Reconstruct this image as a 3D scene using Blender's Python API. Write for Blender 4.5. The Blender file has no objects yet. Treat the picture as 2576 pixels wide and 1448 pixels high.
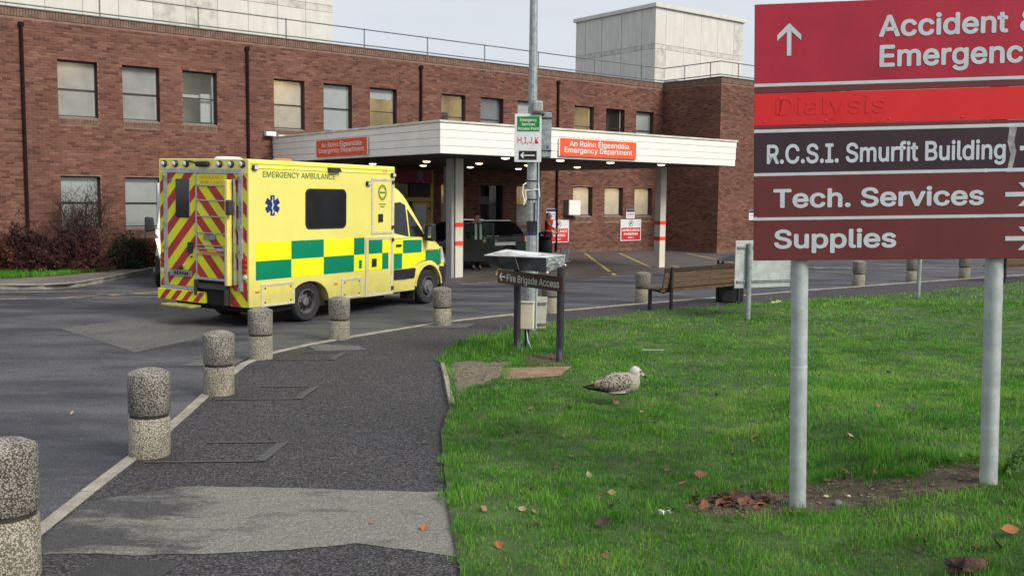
import bpy, bmesh, math, random
import numpy as np
from mathutils import Vector, Matrix
from mathutils.geometry import delaunay_2d_cdt

random.seed(7)
RNG = np.random.default_rng(11)
R = math.radians
sc = bpy.context.scene
COL = sc.collection

# ------------------------------------------------------------------ camera, sky, sun, exposure
PITCH, ROLL, CAM_H = 0.0913953, 0.0101589, 2.15
cd = bpy.data.cameras.new('camera'); cam = bpy.data.objects.new('camera', cd); COL.objects.link(cam)
cp, sp, cr, sr = math.cos(PITCH), math.sin(PITCH), math.cos(ROLL), math.sin(ROLL)
right = Vector((cr, sr * sp, sr * cp)); down = Vector((sr, -cr * sp, -cr * cp)); fwd = Vector((0, cp, -sp))
cam.matrix_world = Matrix(((right.x, -down.x, -fwd.x, 0), (right.y, -down.y, -fwd.y, 0), (right.z, -down.z, -fwd.z, CAM_H), (0, 0, 0, 1)))
cd.sensor_width = 36.0; cd.lens = 36.0 * 2448.9 / 2575.0; cd.clip_start = 0.1; cd.clip_end = 3000
sc.camera = cam

SUN_AZ, SUN_EL = R(128), R(38)          # azimuth clockwise from +Y
world = bpy.data.worlds.new('World'); sc.world = world; world.use_nodes = True
nt = world.node_tree; nt.nodes.clear()
out = nt.nodes.new('ShaderNodeOutputWorld'); bg = nt.nodes.new('ShaderNodeBackground')
sky = nt.nodes.new('ShaderNodeTexSky'); sky.sky_type = 'NISHITA'; sky.sun_disc = False
sky.sun_elevation = SUN_EL; sky.sun_rotation = SUN_AZ; sky.air_density = 1.0; sky.dust_density = 2.0
tc = nt.nodes.new('ShaderNodeTexCoord'); mp = nt.nodes.new('ShaderNodeMapping'); mp.inputs['Scale'].default_value = (1.0, 1.0, 3.0)
nz = nt.nodes.new('ShaderNodeTexNoise'); nz.inputs['Scale'].default_value = 2.2; nz.inputs['Detail'].default_value = 6; nz.inputs['Roughness'].default_value = 0.55
rmp = nt.nodes.new('ShaderNodeValToRGB')
rmp.color_ramp.elements[0].position = 0.30; rmp.color_ramp.elements[0].color = (6.1, 6.4, 6.95, 1)
rmp.color_ramp.elements[1].position = 0.72; rmp.color_ramp.elements[1].color = (7.3, 7.45, 7.7, 1)
mx = nt.nodes.new('ShaderNodeMix'); mx.data_type = 'RGBA'; mx.inputs[0].default_value = 0.80
nt.links.new(tc.outputs['Generated'], mp.inputs[0]); nt.links.new(mp.outputs[0], nz.inputs['Vector'])
nt.links.new(nz.outputs['Fac'], rmp.inputs[0])
nt.links.new(sky.outputs[0], mx.inputs[6]); nt.links.new(rmp.outputs[0], mx.inputs[7])
nt.links.new(mx.outputs[2], bg.inputs[0]); bg.inputs[1].default_value = 0.08
nt.links.new(bg.outputs[0], out.inputs[0])
sl = bpy.data.lights.new('sun', 'SUN'); sl.energy = 2.2; sl.angle = R(24); sl.color = (1.0, 0.93, 0.82)
sun = bpy.data.objects.new('sun', sl); COL.objects.link(sun)
sdir = Vector((math.sin(SUN_AZ) * math.cos(SUN_EL), math.cos(SUN_AZ) * math.cos(SUN_EL), math.sin(SUN_EL)))
sun.rotation_euler = (-sdir).to_track_quat('-Z', 'Y').to_euler(); sun.location = sdir * 60
vs = sc.view_settings; vs.view_transform = 'Standard'; vs.look = 'None'; vs.exposure = 0.6; vs.gamma = 1.0; vs.use_curve_mapping = False
sc.render.engine = 'CYCLES'; sc.cycles.max_bounces = 6; sc.cycles.transparent_max_bounces = 12; sc.cycles.use_denoising = True
try: sc.cycles.denoiser = 'OPENIMAGEDENOISE'
except Exception: pass
sc.cycles.caustics_reflective = False; sc.cycles.caustics_refractive = False

# ------------------------------------------------------------------ materials
def srgb(r, g, b):
    f = lambda c: (c / 255 / 12.92) if c / 255 <= 0.04045 else ((c / 255 + 0.055) / 1.055) ** 2.4
    return (f(r), f(g), f(b))
MATS = {}
def mat(name, col, rough=0.6, var=0.18, scale=6.0, bump=0.0, bscale=60.0, metal=0.0, col2=None, spec=0.4, fine=0.0, emit=0.0, coat=0.0, thresh=(0.35, 0.65), detail=6, stretch=None):
    if name in MATS: return MATS[name]
    m = bpy.data.materials.new(name); m.use_nodes = True; n = m.node_tree.nodes; l = m.node_tree.links
    p = n['Principled BSDF']; p.inputs['Roughness'].default_value = rough; p.inputs['Metallic'].default_value = metal
    p.inputs['Specular IOR Level'].default_value = spec; p.inputs['Coat Weight'].default_value = coat
    t = n.new('ShaderNodeTexCoord'); vec = t.outputs['Object']
    if stretch:
        mpn = n.new('ShaderNodeMapping'); mpn.inputs['Scale'].default_value = stretch; l.new(vec, mpn.inputs[0]); vec = mpn.outputs[0]
    a = n.new('ShaderNodeTexNoise'); a.inputs['Scale'].default_value = scale; a.inputs['Detail'].default_value = detail; a.inputs['Roughness'].default_value = 0.6
    l.new(vec, a.inputs['Vector'])
    rp = n.new('ShaderNodeValToRGB'); e = rp.color_ramp.elements
    e[0].position, e[1].position = thresh
    c2 = col2 if col2 else tuple(min(1, c * (1 + var)) for c in col)
    c1 = col if col2 else tuple(c * (1 - var) for c in col)
    e[0].color = (*c1, 1); e[1].color = (*c2, 1)
    l.new(a.outputs['Fac'], rp.inputs[0]); last = rp.outputs[0]
    if fine:
        b = n.new('ShaderNodeTexNoise'); b.inputs['Scale'].default_value = bscale * 1.3; b.inputs['Detail'].default_value = 3; l.new(t.outputs['Object'], b.inputs['Vector'])
        mr = n.new('ShaderNodeMapRange'); mr.inputs[1].default_value = 0.3; mr.inputs[2].default_value = 0.7; mr.inputs[3].default_value = 1 - fine; mr.inputs[4].default_value = 1 + fine
        l.new(b.outputs['Fac'], mr.inputs[0])
        mu = n.new('ShaderNodeVectorMath'); mu.operation = 'SCALE'; l.new(last, mu.inputs[0]); l.new(mr.outputs[0], mu.inputs['Scale']); last = mu.outputs[0]
    l.new(last, p.inputs['Base Color'])
    rr = n.new('ShaderNodeMapRange'); rr.inputs[3].default_value = max(0.02, rough - 0.08); rr.inputs[4].default_value = min(1, rough + 0.1); l.new(a.outputs['Fac'], rr.inputs[0]); l.new(rr.outputs[0], p.inputs['Roughness'])
    if bump:
        c = n.new('ShaderNodeTexNoise'); c.inputs['Scale'].default_value = bscale; c.inputs['Detail'].default_value = 4; l.new(t.outputs['Object'], c.inputs['Vector'])
        bp = n.new('ShaderNodeBump'); bp.inputs['Strength'].default_value = bump; bp.inputs['Distance'].default_value = 0.02; l.new(c.outputs['Fac'], bp.inputs['Height']); l.new(bp.outputs[0], p.inputs['Normal'])
    if emit:
        p.inputs['Emission Color'].default_value = (*col, 1); p.inputs['Emission Strength'].default_value = emit
    MATS[name] = m
    return m
def speckle(name, dark, light, scale, thr=0.45, rough=0.85, bump=0.6, stain=None):
    m = bpy.data.materials.new(name); m.use_nodes = True; n = m.node_tree.nodes; l = m.node_tree.links
    p = n['Principled BSDF']; p.inputs['Roughness'].default_value = rough; p.inputs['Specular IOR Level'].default_value = 0.3
    t = n.new('ShaderNodeTexCoord')
    v = n.new('ShaderNodeTexVoronoi'); v.inputs['Scale'].default_value = scale; v.inputs['Randomness'].default_value = 1.0
    nz = n.new('ShaderNodeTexNoise'); nz.inputs['Scale'].default_value = scale * .9; mixv = n.new('ShaderNodeVectorMath'); mixv.operation = 'MULTIPLY_ADD'
    l.new(t.outputs['Object'], nz.inputs['Vector']); oi = n.new('ShaderNodeObjectInfo'); sh = n.new('ShaderNodeVectorMath'); sh.operation = 'SCALE'; sh.inputs[0].default_value = (7.3, 3.1, 5.7); l.new(oi.outputs['Random'], sh.inputs['Scale']); sa = n.new('ShaderNodeVectorMath'); sa.operation = 'ADD'; l.new(t.outputs['Object'], sa.inputs[0]); l.new(sh.outputs[0], sa.inputs[1]); l.new(nz.outputs['Color'], mixv.inputs[0]); mixv.inputs[1].default_value = (0.6 / scale,) * 3; l.new(sa.outputs[0], mixv.inputs[2]); l.new(mixv.outputs[0], v.inputs['Vector'])
    rp = n.new('ShaderNodeValToRGB'); e = rp.color_ramp.elements; e[0].position = thr - 0.12; e[0].color = (*light, 1); e[1].position = thr + 0.1; e[1].color = (*dark, 1)
    l.new(v.outputs['Distance'], rp.inputs[0])
    hs = n.new('ShaderNodeMix'); hs.data_type = 'RGBA'; hs.blend_type = 'MULTIPLY'; hs.inputs[0].default_value = 0.75
    bw = n.new('ShaderNodeMapRange'); bw.inputs[3].default_value = 0.6; bw.inputs[4].default_value = 1.12
    sep = n.new('ShaderNodeSeparateColor'); l.new(v.outputs['Color'], sep.inputs[0]); l.new(sep.outputs[0], bw.inputs[0])
    cmb = n.new('ShaderNodeCombineColor'); [l.new(bw.outputs[0], cmb.inputs[i]) for i in range(3)]
    l.new(rp.outputs[0], hs.inputs[6]); l.new(cmb.outputs[0], hs.inputs[7]); last = hs.outputs[2]
    if stain:
        ns = n.new('ShaderNodeTexNoise'); ns.inputs['Scale'].default_value = 4; ns.inputs['Detail'].default_value = 5; l.new(sa.outputs[0], ns.inputs['Vector'])
        r2 = n.new('ShaderNodeValToRGB'); r2.color_ramp.elements[0].position = .4; r2.color_ramp.elements[0].color = (*stain, 1); r2.color_ramp.elements[1].position = .68; r2.color_ramp.elements[1].color = (1.12, 1.10, 1.05, 1)
        l.new(ns.outputs['Fac'], r2.inputs[0])
        m2 = n.new('ShaderNodeMix'); m2.data_type = 'RGBA'; m2.blend_type = 'MULTIPLY'; m2.inputs[0].default_value = 1; l.new(last, m2.inputs[6]); l.new(r2.outputs[0], m2.inputs[7]); last = m2.outputs[2]
    l.new(last, p.inputs['Base Color'])
    bp = n.new('ShaderNodeBump'); bp.inputs['Strength'].default_value = bump; bp.inputs['Distance'].default_value = 0.006; bp.invert = True; l.new(v.outputs['Distance'], bp.inputs['Height']); l.new(bp.outputs[0], p.inputs['Normal'])
    MATS[name] = m
    return m
def emission(name, col, s):
    m = bpy.data.materials.new(name); m.use_nodes = True; p = m.node_tree.nodes['Principled BSDF']
    p.inputs['Base Color'].default_value = (*col, 1); p.inputs['Emission Color'].default_value = (*col, 1); p.inputs['Emission Strength'].default_value = s
    MATS[name] = m; return m
def glass_mat(name, tint, opaq, rough=0.03, refl=0.25):
    """thin window pane: see-through with a sky reflection; opaq adds a frosted or dirty film"""
    m = bpy.data.materials.new(name); m.use_nodes = True; n = m.node_tree.nodes; l = m.node_tree.links; n.remove(n['Principled BSDF'])
    o = n['Material Output']; tr = n.new('ShaderNodeBsdfTransparent'); tr.inputs[0].default_value = (*tint, 1)
    df = n.new('ShaderNodeBsdfDiffuse'); df.inputs[0].default_value = (0.62, 0.64, 0.63, 1); tl = n.new('ShaderNodeBsdfTranslucent'); tl.inputs[0].default_value = (0.75, 0.75, 0.72, 1)
    film = n.new('ShaderNodeMixShader'); film.inputs[0].default_value = 0.5; l.new(df.outputs[0], film.inputs[1]); l.new(tl.outputs[0], film.inputs[2])
    a = n.new('ShaderNodeMixShader'); 
    t = n.new('ShaderNodeTexCoord'); nz = n.new('ShaderNodeTexNoise'); nz.inputs['Scale'].default_value = 1.7; nz.inputs['Detail'].default_value = 4; l.new(t.outputs['Object'], nz.inputs['Vector'])
    mr = n.new('ShaderNodeMapRange'); mr.inputs[1].default_value = .3; mr.inputs[2].default_value = .7; mr.inputs[3].default_value = opaq * 0.8; mr.inputs[4].default_value = min(1, opaq * 1.15); l.new(nz.outputs['Fac'], mr.inputs[0])
    l.new(mr.outputs[0], a.inputs[0]); l.new(tr.outputs[0], a.inputs[1]); l.new(film.outputs[0], a.inputs[2])
    g = n.new('ShaderNodeBsdfGlossy'); g.inputs[0].default_value = (0.9, 0.93, 0.97, 1); g.inputs['Roughness'].default_value = rough
    lw = n.new('ShaderNodeLayerWeight'); lw.inputs[0].default_value = refl
    b = n.new('ShaderNodeMixShader'); l.new(lw.outputs['Fresnel'], b.inputs[0]); l.new(a.outputs[0], b.inputs[1]); l.new(g.outputs[0], b.inputs[2]); l.new(b.outputs[0], o.inputs[0])
    MATS[name] = m; return m

def brick_mat():
    m = bpy.data.materials.new('brick'); m.use_nodes = True; n = m.node_tree.nodes; l = m.node_tree.links
    p = n['Principled BSDF']; p.inputs['Roughness'].default_value = 0.85; p.inputs['Specular IOR Level'].default_value = 0.25
    at = n.new('ShaderNodeAttribute'); at.attribute_name = 'tone'; oi = n.new('ShaderNodeObjectInfo')
    ad = n.new('ShaderNodeMath'); ad.operation = 'ADD'; l.new(at.outputs['Fac'], ad.inputs[0]); l.new(oi.outputs['Random'], ad.inputs[1])
    fr = n.new('ShaderNodeMath'); fr.operation = 'FRACT'; l.new(ad.outputs[0], fr.inputs[0])
    rp = n.new('ShaderNodeValToRGB'); e = rp.color_ramp.elements
    e[0].position = 0; e[0].color = (0.094, 0.040, 0.031, 1); e[1].position = 1; e[1].color = (0.230, 0.112, 0.080, 1)
    for ps, c in ((.10, (0.124, 0.051, 0.038, 1)), (.3, (0.155, 0.069, 0.051, 1)), (.75, (0.184, 0.085, 0.061, 1))):
        k = e.new(ps); k.color = c
    l.new(fr.outputs[0], rp.inputs[0])
    ge = n.new('ShaderNodeNewGeometry')
    nz = n.new('ShaderNodeTexNoise'); nz.inputs['Scale'].default_value = 0.55; nz.inputs['Detail'].default_value = 5; l.new(ge.outputs['Position'], nz.inputs['Vector'])
    mr = n.new('ShaderNodeMapRange'); mr.inputs[1].default_value = .3; mr.inputs[2].default_value = .7; mr.inputs[3].default_value = .80; mr.inputs[4].default_value = 1.16; l.new(nz.outputs['Fac'], mr.inputs[0])
    n2 = n.new('ShaderNodeTexNoise'); n2.inputs['Scale'].default_value = 28; n2.inputs['Detail'].default_value = 4; l.new(ge.outputs['Position'], n2.inputs['Vector'])
    m2 = n.new('ShaderNodeMapRange'); m2.inputs[1].default_value = .3; m2.inputs[2].default_value = .7; m2.inputs[3].default_value = .85; m2.inputs[4].default_value = 1.15; l.new(n2.outputs['Fac'], m2.inputs[0])
    mu = n.new('ShaderNodeMath'); mu.operation = 'MULTIPLY'; l.new(mr.outputs[0], mu.inputs[0]); l.new(m2.outputs[0], mu.inputs[1])
    s = n.new('ShaderNodeVectorMath'); s.operation = 'SCALE'; l.new(rp.outputs[0], s.inputs[0]); l.new(mu.outputs[0], s.inputs['Scale']); l.new(s.outputs[0], p.inputs['Base Color'])
    MATS['brick'] = m; return m
brick_mat()

def asphalt_mat(name, dark, light, sc1, thr, agg=0.35, aggscale=140, stretch=None, rough=0.8, bump=0.5):
    m = bpy.data.materials.new(name); m.use_nodes = True; n = m.node_tree.nodes; l = m.node_tree.links
    p = n['Principled BSDF']; p.inputs['Roughness'].default_value = rough; p.inputs['Specular IOR Level'].default_value = 0.35
    t = n.new('ShaderNodeTexCoord'); vec = t.outputs['Object']
    if stretch:
        mpn = n.new('ShaderNodeMapping'); mpn.inputs['Rotation'].default_value = (0, 0, stretch[0]); mpn.inputs['Scale'].default_value = stretch[1]; l.new(vec, mpn.inputs[0]); vec = mpn.outputs[0]
    a = n.new('ShaderNodeTexNoise'); a.inputs['Scale'].default_value = sc1; a.inputs['Detail'].default_value = 8; a.inputs['Roughness'].default_value = 0.62; a.inputs['Distortion'].default_value = 0.4; l.new(vec, a.inputs['Vector'])
    rp = n.new('ShaderNodeValToRGB'); e = rp.color_ramp.elements; e[0].position, e[1].position = thr; e[0].color = (*dark, 1); e[1].color = (*light, 1); l.new(a.outputs['Fac'], rp.inputs[0])
    v = n.new('ShaderNodeTexVoronoi'); v.inputs['Scale'].default_value = aggscale; l.new(t.outputs['Object'], v.inputs['Vector'])
    sep = n.new('ShaderNodeSeparateColor'); l.new(v.outputs['Color'], sep.inputs[0])
    pw = n.new('ShaderNodeMath'); pw.operation = 'POWER'; pw.inputs[1].default_value = 2.2; l.new(sep.outputs[0], pw.inputs[0])
    mr = n.new('ShaderNodeMapRange'); mr.inputs[3].default_value = 1 - agg; mr.inputs[4].default_value = 1 + agg * 2.2; l.new(pw.outputs[0], mr.inputs[0])
    s = n.new('ShaderNodeVectorMath'); s.operation = 'SCALE'; l.new(rp.outputs[0], s.inputs[0]); l.new(mr.outputs[0], s.inputs['Scale']); l.new(s.outputs[0], p.inputs['Base Color'])
    rr = n.new('ShaderNodeMapRange'); rr.inputs[1].default_value = .35; rr.inputs[2].default_value = .65; rr.inputs[3].default_value = rough - .16; rr.inputs[4].default_value = rough + .1; l.new(a.outputs['Fac'], rr.inputs[0]); l.new(rr.outputs[0], p.inputs['Roughness'])
    bp = n.new('ShaderNodeBump'); bp.inputs['Strength'].default_value = bump; bp.inputs['Distance'].default_value = 0.008; l.new(v.outputs['Distance'], bp.inputs['Height']); l.new(bp.outputs[0], p.inputs['Normal'])
    MATS[name] = m; return m

mat('mortar', (0.235, 0.152, 0.116), 0.9, 0.2, 3, fine=.15)
mat('brick_dark', (0.10, 0.042, 0.034), 0.85, 0.25, 5, fine=.2)
mat('coping', (0.185, 0.115, 0.085), 0.85, 0.3, 5, fine=.2)
mat('joint_dark', (0.020, 0.009, 0.010), 0.9, 0.2, spec=.15)
mat('frame_brown', (0.050, 0.040, 0.042), 0.45, 0.2, 8)
mat('frame_grey', (0.22, 0.23, 0.23), 0.4, 0.15, 8)
mat('room_cream', (0.55, 0.50, 0.38), 0.9, 0.15, 2)
mat('room_grey', (0.42, 0.43, 0.42), 0.9, 0.2, 2)
mat('blind_white', (0.88, 0.90, 0.89), 0.8, 0.06, 3)
mat('roof_felt', (0.12, 0.12, 0.12), 0.9, 0.2, 2)
mat('concrete_panel', (0.62, 0.615, 0.57), 0.85, 0.08, 1.6, fine=.06, bscale=30, stretch=(2.0, 2.0, .45))
mat('concrete_stained', (0.40, 0.395, 0.36), 0.9, 0.1, 2.4, col2=(0.60, 0.59, 0.54), thresh=(.36, .56))
mat('galvanised', (0.30, 0.34, 0.35), 0.55, 0.25, 14, metal=0.35, fine=.12, bscale=90)
mat('galv_light', (0.42, 0.46, 0.46), 0.55, 0.14, 9, metal=0.25, fine=.06)
mat('fascia_white', (0.86, 0.845, 0.79), 0.5, 0.05, 2, fine=.02)
mat('fascia_trim', (0.62, 0.60, 0.52), 0.6, 0.2, 3)
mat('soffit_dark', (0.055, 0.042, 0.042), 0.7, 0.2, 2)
mat('column_cream', (0.62, 0.59, 0.51), 0.7, 0.08, 2, fine=.05)
mat('column_grey', (0.34, 0.34, 0.32), 0.75, 0.12, 3)
mat('orange_red', srgb(236, 66, 34), 0.45, 0.06, 4)
mat('sign_orange', srgb(232, 88, 48), 0.45, 0.06, 3)
mat('letter_white', (0.80, 0.80, 0.78), 0.5, 0.04, 4)
mat('letter_grey', (0.50, 0.55, 0.585), 0.5, 0.07, 9)
mat('letter_cream', (0.70, 0.72, 0.68), 0.5, 0.08, 9)
mat('sign_red', srgb(164, 34, 54), 0.35, 0.14, 1.6, fine=.05, bscale=120)
mat('sign_red_bright', srgb(206, 34, 38), 0.4, 0.07, 2, fine=.04, bscale=110)
mat('sign_relief', srgb(207, 34, 38), 0.4, 0.07, 2)
mat('sign_maroon', srgb(98, 44, 42), 0.4, 0.1, 2, fine=.05, bscale=110)
mat('sign_dark', srgb(52, 35, 42), 0.4, 0.12, 2, fine=.05, bscale=110)
mat('sign_brown', srgb(72, 46, 46), 0.5, 0.15, 3)
mat('sign_green', srgb(20, 128, 58), 0.45, 0.06)
mat('black_plastic', (0.016, 0.016, 0.02), 0.45, 0.3, 6)
mat('black_paint', (0.020, 0.021, 0.026), 0.5, 0.4, 10)
mat('rubber', (0.022, 0.022, 0.024), 0.85, 0.3, 12)
mat('wheel_steel', (0.17, 0.17, 0.175), 0.5, 0.3, 10, metal=0.4)
mat('dark_underside', (0.012, 0.012, 0.013), 0.9, 0.3)
_ay = mat('amb_yellow', (0.84, 0.77, 0.19), 0.24, 0.03, 2, coat=0.6)
def grime(m, z0, z1, col, amount):
    n = m.node_tree.nodes; l = m.node_tree.links; p = n['Principled BSDF']; src = p.inputs['Base Color'].links[0].from_socket; t = [k for k in n if k.type == 'TEX_COORD'][0]
    sx = n.new('ShaderNodeSeparateXYZ'); l.new(t.outputs['Object'], sx.inputs[0]); mr = n.new('ShaderNodeMapRange'); mr.inputs[1].default_value = z0; mr.inputs[2].default_value = z1; mr.inputs[3].default_value = amount; mr.inputs[4].default_value = 0; l.new(sx.outputs[2], mr.inputs[0])
    nz = n.new('ShaderNodeTexNoise'); nz.inputs['Scale'].default_value = 5; nz.inputs['Detail'].default_value = 8; nz.inputs['Roughness'].default_value = .7; l.new(t.outputs['Object'], nz.inputs['Vector'])
    mu = n.new('ShaderNodeMath'); mu.operation = 'MULTIPLY'; l.new(mr.outputs[0], mu.inputs[0]); l.new(nz.outputs['Fac'], mu.inputs[1])
    mx = n.new('ShaderNodeMix'); mx.data_type = 'RGBA'; l.new(mu.outputs[0], mx.inputs[0]); l.new(src, mx.inputs[6]); mx.inputs[7].default_value = (*col, 1); l.new(mx.outputs[2], p.inputs['Base Color'])
grime(_ay, .30, .95, (.20, .17, .10), .85)
mat('amb_yellow_bright', (0.90, 0.92, 0.015), 0.24, 0.03, 2, coat=0.5)
mat('amb_green', (0.0, 0.225, 0.115), 0.24, 0.05, 2, coat=0.5)
mat('amb_red', (0.42, 0.030, 0.032), 0.38, 0.12, 3)
mat('amb_chevron_yellow', (0.72, 0.74, 0.02), 0.38, 0.05, 3)
mat('amb_letter', (0.13, 0.22, 0.03), 0.5, 0.1)
mat('amb_letter_orange', (0.72, 0.20, 0.03), 0.5, 0.1)
mat('aluminium', (0.46, 0.47, 0.46), 0.4, 0.15, 8, metal=0.5)
mat('alu_trim', (0.62, 0.58, 0.48), 0.5, 0.12, 6, metal=0.1)
mat('car_glass', (0.010, 0.011, 0.013), 0.06, 0.2, 3, spec=0.7)
mat('cab_glass', (0.014, 0.017, 0.018), 0.06, 0.3, 2, spec=0.5)
mat('tail_red', (0.45, 0.02, 0.015), 0.25, 0.1)
mat('amber', (0.75, 0.20, 0.02), 0.3, 0.1)
mat('lamp_clear', (0.62, 0.66, 0.68), 0.2, 0.1, 8, spec=0.7)
mat('star_blue', (0.008, 0.030, 0.17), 0.4, 0.05)
mat('van_white', (0.74, 0.75, 0.76), 0.3, 0.03, 2, coat=.3)
mat('car_black', (0.012, 0.013, 0.018), 0.12, 0.15, 2, coat=0.8, spec=0.6)
mat('chrome', (0.6, 0.6, 0.6), 0.15, 0.1, metal=0.9)
mat('weathered_black', (0.022, 0.023, 0.030), 0.7, 0.1, 5, col2=(0.17, 0.19, 0.22), thresh=(.52, .74), fine=.2, bscale=50, stretch=(3, 3, .6))
mat('zinc_top', (0.16, 0.16, 0.15), 0.55, 0.1, 3.0, col2=(0.75, 0.77, 0.76), thresh=(.36, .54), metal=0.15)
mat('zinc_side_shaded', (0.032, 0.035, 0.04), 0.5, 0.1, 5, col2=(0.115, 0.125, 0.13), thresh=(.42, .72), metal=.2)  # trough sides in darker zinc, their shade put into the colour
mat('zinc_end', (0.10, 0.115, 0.12), 0.5, 0.1, 6, col2=(0.52, 0.56, 0.57), thresh=(.42, .62), metal=.2, stretch=(1, 1, 4))
mat('cream_plastic', (0.66, 0.61, 0.46), 0.5, 0.08, 4)
mat('cream_panel', (0.50, 0.49, 0.42), 0.6, 0.12, 4)
mat('bench_wood', (0.075, 0.045, 0.027), 0.7, 0.4, 8, col2=(0.165, 0.098, 0.058), thresh=(.35, .65), stretch=(.6, 6, 6), fine=.2)
mat('bench_wood_dark', (0.045, 0.026, 0.018), 0.7, 0.4, 8, stretch=(.6, 6, 6), fine=.2)
mat('yellow_timber', (0.60, 0.42, 0.13), 0.55, 0.12, 4)
mat('crimson_board', (0.23, 0.016, 0.042), 0.5, 0.15, 2)
mat('crest_grey', (0.20, 0.20, 0.27), 0.5, 0.3, 30)
mat('notice_blue', (0.02, 0.03, 0.13), 0.5, 0.1)
mat('notice_white', (0.70, 0.72, 0.74), 0.5, 0.06)
mat('sign_wall_red', srgb(206, 44, 48), 0.45, 0.08)
mat('kerb_concrete', (0.30, 0.28, 0.235), 0.85, 0.25, 4, fine=.18, bscale=60, bump=.2)
mat('kerb_grey', (0.23, 0.22, 0.20), 0.85, 0.3, 3, fine=.18, bscale=60)
mat('soil', (0.040, 0.026, 0.018), 0.95, 0.4, 9, col2=(0.115, 0.088, 0.056), thresh=(.36, .66), bump=1.0, bscale=40, fine=.35)
mat('soil_gravel', (0.13, 0.105, 0.075), 0.95, 0.4, 12, col2=(0.23, 0.195, 0.145), thresh=(.36, .66), bump=1.0, bscale=60, fine=.35)
mat('lawn_base', (0.050, 0.090, 0.022), 0.95, 0.4, 5, bump=.6, bscale=40)
mat('rust_plate', (0.20, 0.125, 0.075), 0.75, 0.2, 5, col2=(0.33, 0.235, 0.155), fine=.2)
mat('rail_grey', (0.16, 0.17, 0.17), 0.5, 0.2, 8, metal=.3)
mat('paint_white', (0.42, 0.42, 0.38), 0.7, 0.1, 7, col2=(0.19, 0.19, 0.185), thresh=(.40, .60))
mat('paint_yellow', (0.50, 0.37, 0.16), 0.7, 0.1, 7, col2=(0.20, 0.165, 0.11), thresh=(.44, .66))
mat('stripe_faint', (0.125, 0.115, 0.105), 0.8, 0.1, 5, col2=(0.20, 0.185, 0.165), thresh=(.4, .66))
asphalt_mat('road_asphalt', (0.034, 0.036, 0.048), (0.112, 0.114, 0.122), .50, (.38, .64), .30, 100, stretch=(R(35), (.8, 1.9, 1)), rough=.72)
asphalt_mat('path_asphalt', (0.042, 0.040, 0.044), (0.064, 0.061, 0.065), 1.2, (.35, .7), .62, 78, rough=.8, bump=.9)
asphalt_mat('path_concrete', (0.095, 0.095, 0.090), (0.185, 0.18, 0.158), 1.6, (.30, .62), .16, 90, stretch=(0.1, (.6, 1.6, 1)), rough=.85)
def worn_mat():
    """old concrete strip: pale where the surface is worn clean, dark towards the kerb, damp blotches"""
    m = asphalt_mat('worn_strip', (0.060, 0.060, 0.062), (0.190, 0.186, 0.162), 1.7, (.50, .66), .22, 95, stretch=(0.05, (.8, 1.7, 1)), rough=.85)
    n = m.node_tree.nodes; l = m.node_tree.links; nz = [k for k in n if k.type == 'TEX_NOISE'][0]; rp = [k for k in n if k.type == 'VALTORGB'][0]; tc = [k for k in n if k.type == 'TEX_COORD'][0]
    nz.inputs['Detail'].default_value = 12; nz.inputs['Roughness'].default_value = .68
    sx = n.new('ShaderNodeSeparateXYZ'); l.new(tc.outputs['Object'], sx.inputs[0]); mr = n.new('ShaderNodeMapRange'); mr.inputs[1].default_value = -2.7; mr.inputs[2].default_value = -1.75; mr.inputs[3].default_value = -.02; mr.inputs[4].default_value = .20; l.new(sx.outputs[0], mr.inputs[0])
    ad = n.new('ShaderNodeMath'); ad.operation = 'ADD'; l.new(nz.outputs['Fac'], ad.inputs[0]); l.new(mr.outputs[0], ad.inputs[1]); l.new(ad.outputs[0], rp.inputs[0])
worn_mat()
asphalt_mat('path_smooth', (0.040, 0.040, 0.043), (0.060, 0.060, 0.063), 2, (.35, .7), .25, 120, rough=.8)
asphalt_mat('road_patch', (0.092, 0.093, 0.094), (0.140, 0.138, 0.132), 1.2, (.3, .7), .30, 90)
asphalt_mat('trench_seal', (0.068, 0.068, 0.071), (0.095, 0.095, 0.097), 2, (.3, .7), .2, 120)
asphalt_mat('canopy_paving', (0.072, 0.062, 0.062), (0.125, 0.112, 0.104), .5, (.35, .7), .25, 90, rough=.7)
asphalt_mat('footway', (0.14, 0.118, 0.112), (0.21, 0.19, 0.175), .9, (.35, .7), .2, 90)
speckle('aggregate', (0.105, 0.098, 0.086), (0.47, 0.455, 0.415), 104, .48, stain=(.70, .69, .66))
speckle('aggregate_pale', (0.17, 0.16, 0.135), (0.52, 0.49, 0.42), 104, .5, stain=(.78, .77, .70))
mat('step_yellow', (0.36, 0.34, 0.10), .5, .3, 10)
mat('aggregate_neck', (0.035, 0.033, 0.028), 0.9, 0.3)
glass_mat('glass_clear', (0.88, 0.92, 0.92), 0.05, refl=0.35)
glass_mat('glass_frosted', (0.85, 0.87, 0.85), 0.80, rough=.25, refl=0.12)
glass_mat('glass_pattern', (0.55, 0.60, 0.66), 0.35, rough=.2, refl=0.5)
emission('room_lamp', (1.0, 0.76, 0.36), 9.0)
emission('downlight_glow', (1.0, 0.80, 0.50), 3.0)
emission('headlight_glow', (1.0, 0.70, 0.32), 3.0)
emission('brake_glow', (0.8, 0.12, 0.07), .5)

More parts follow.
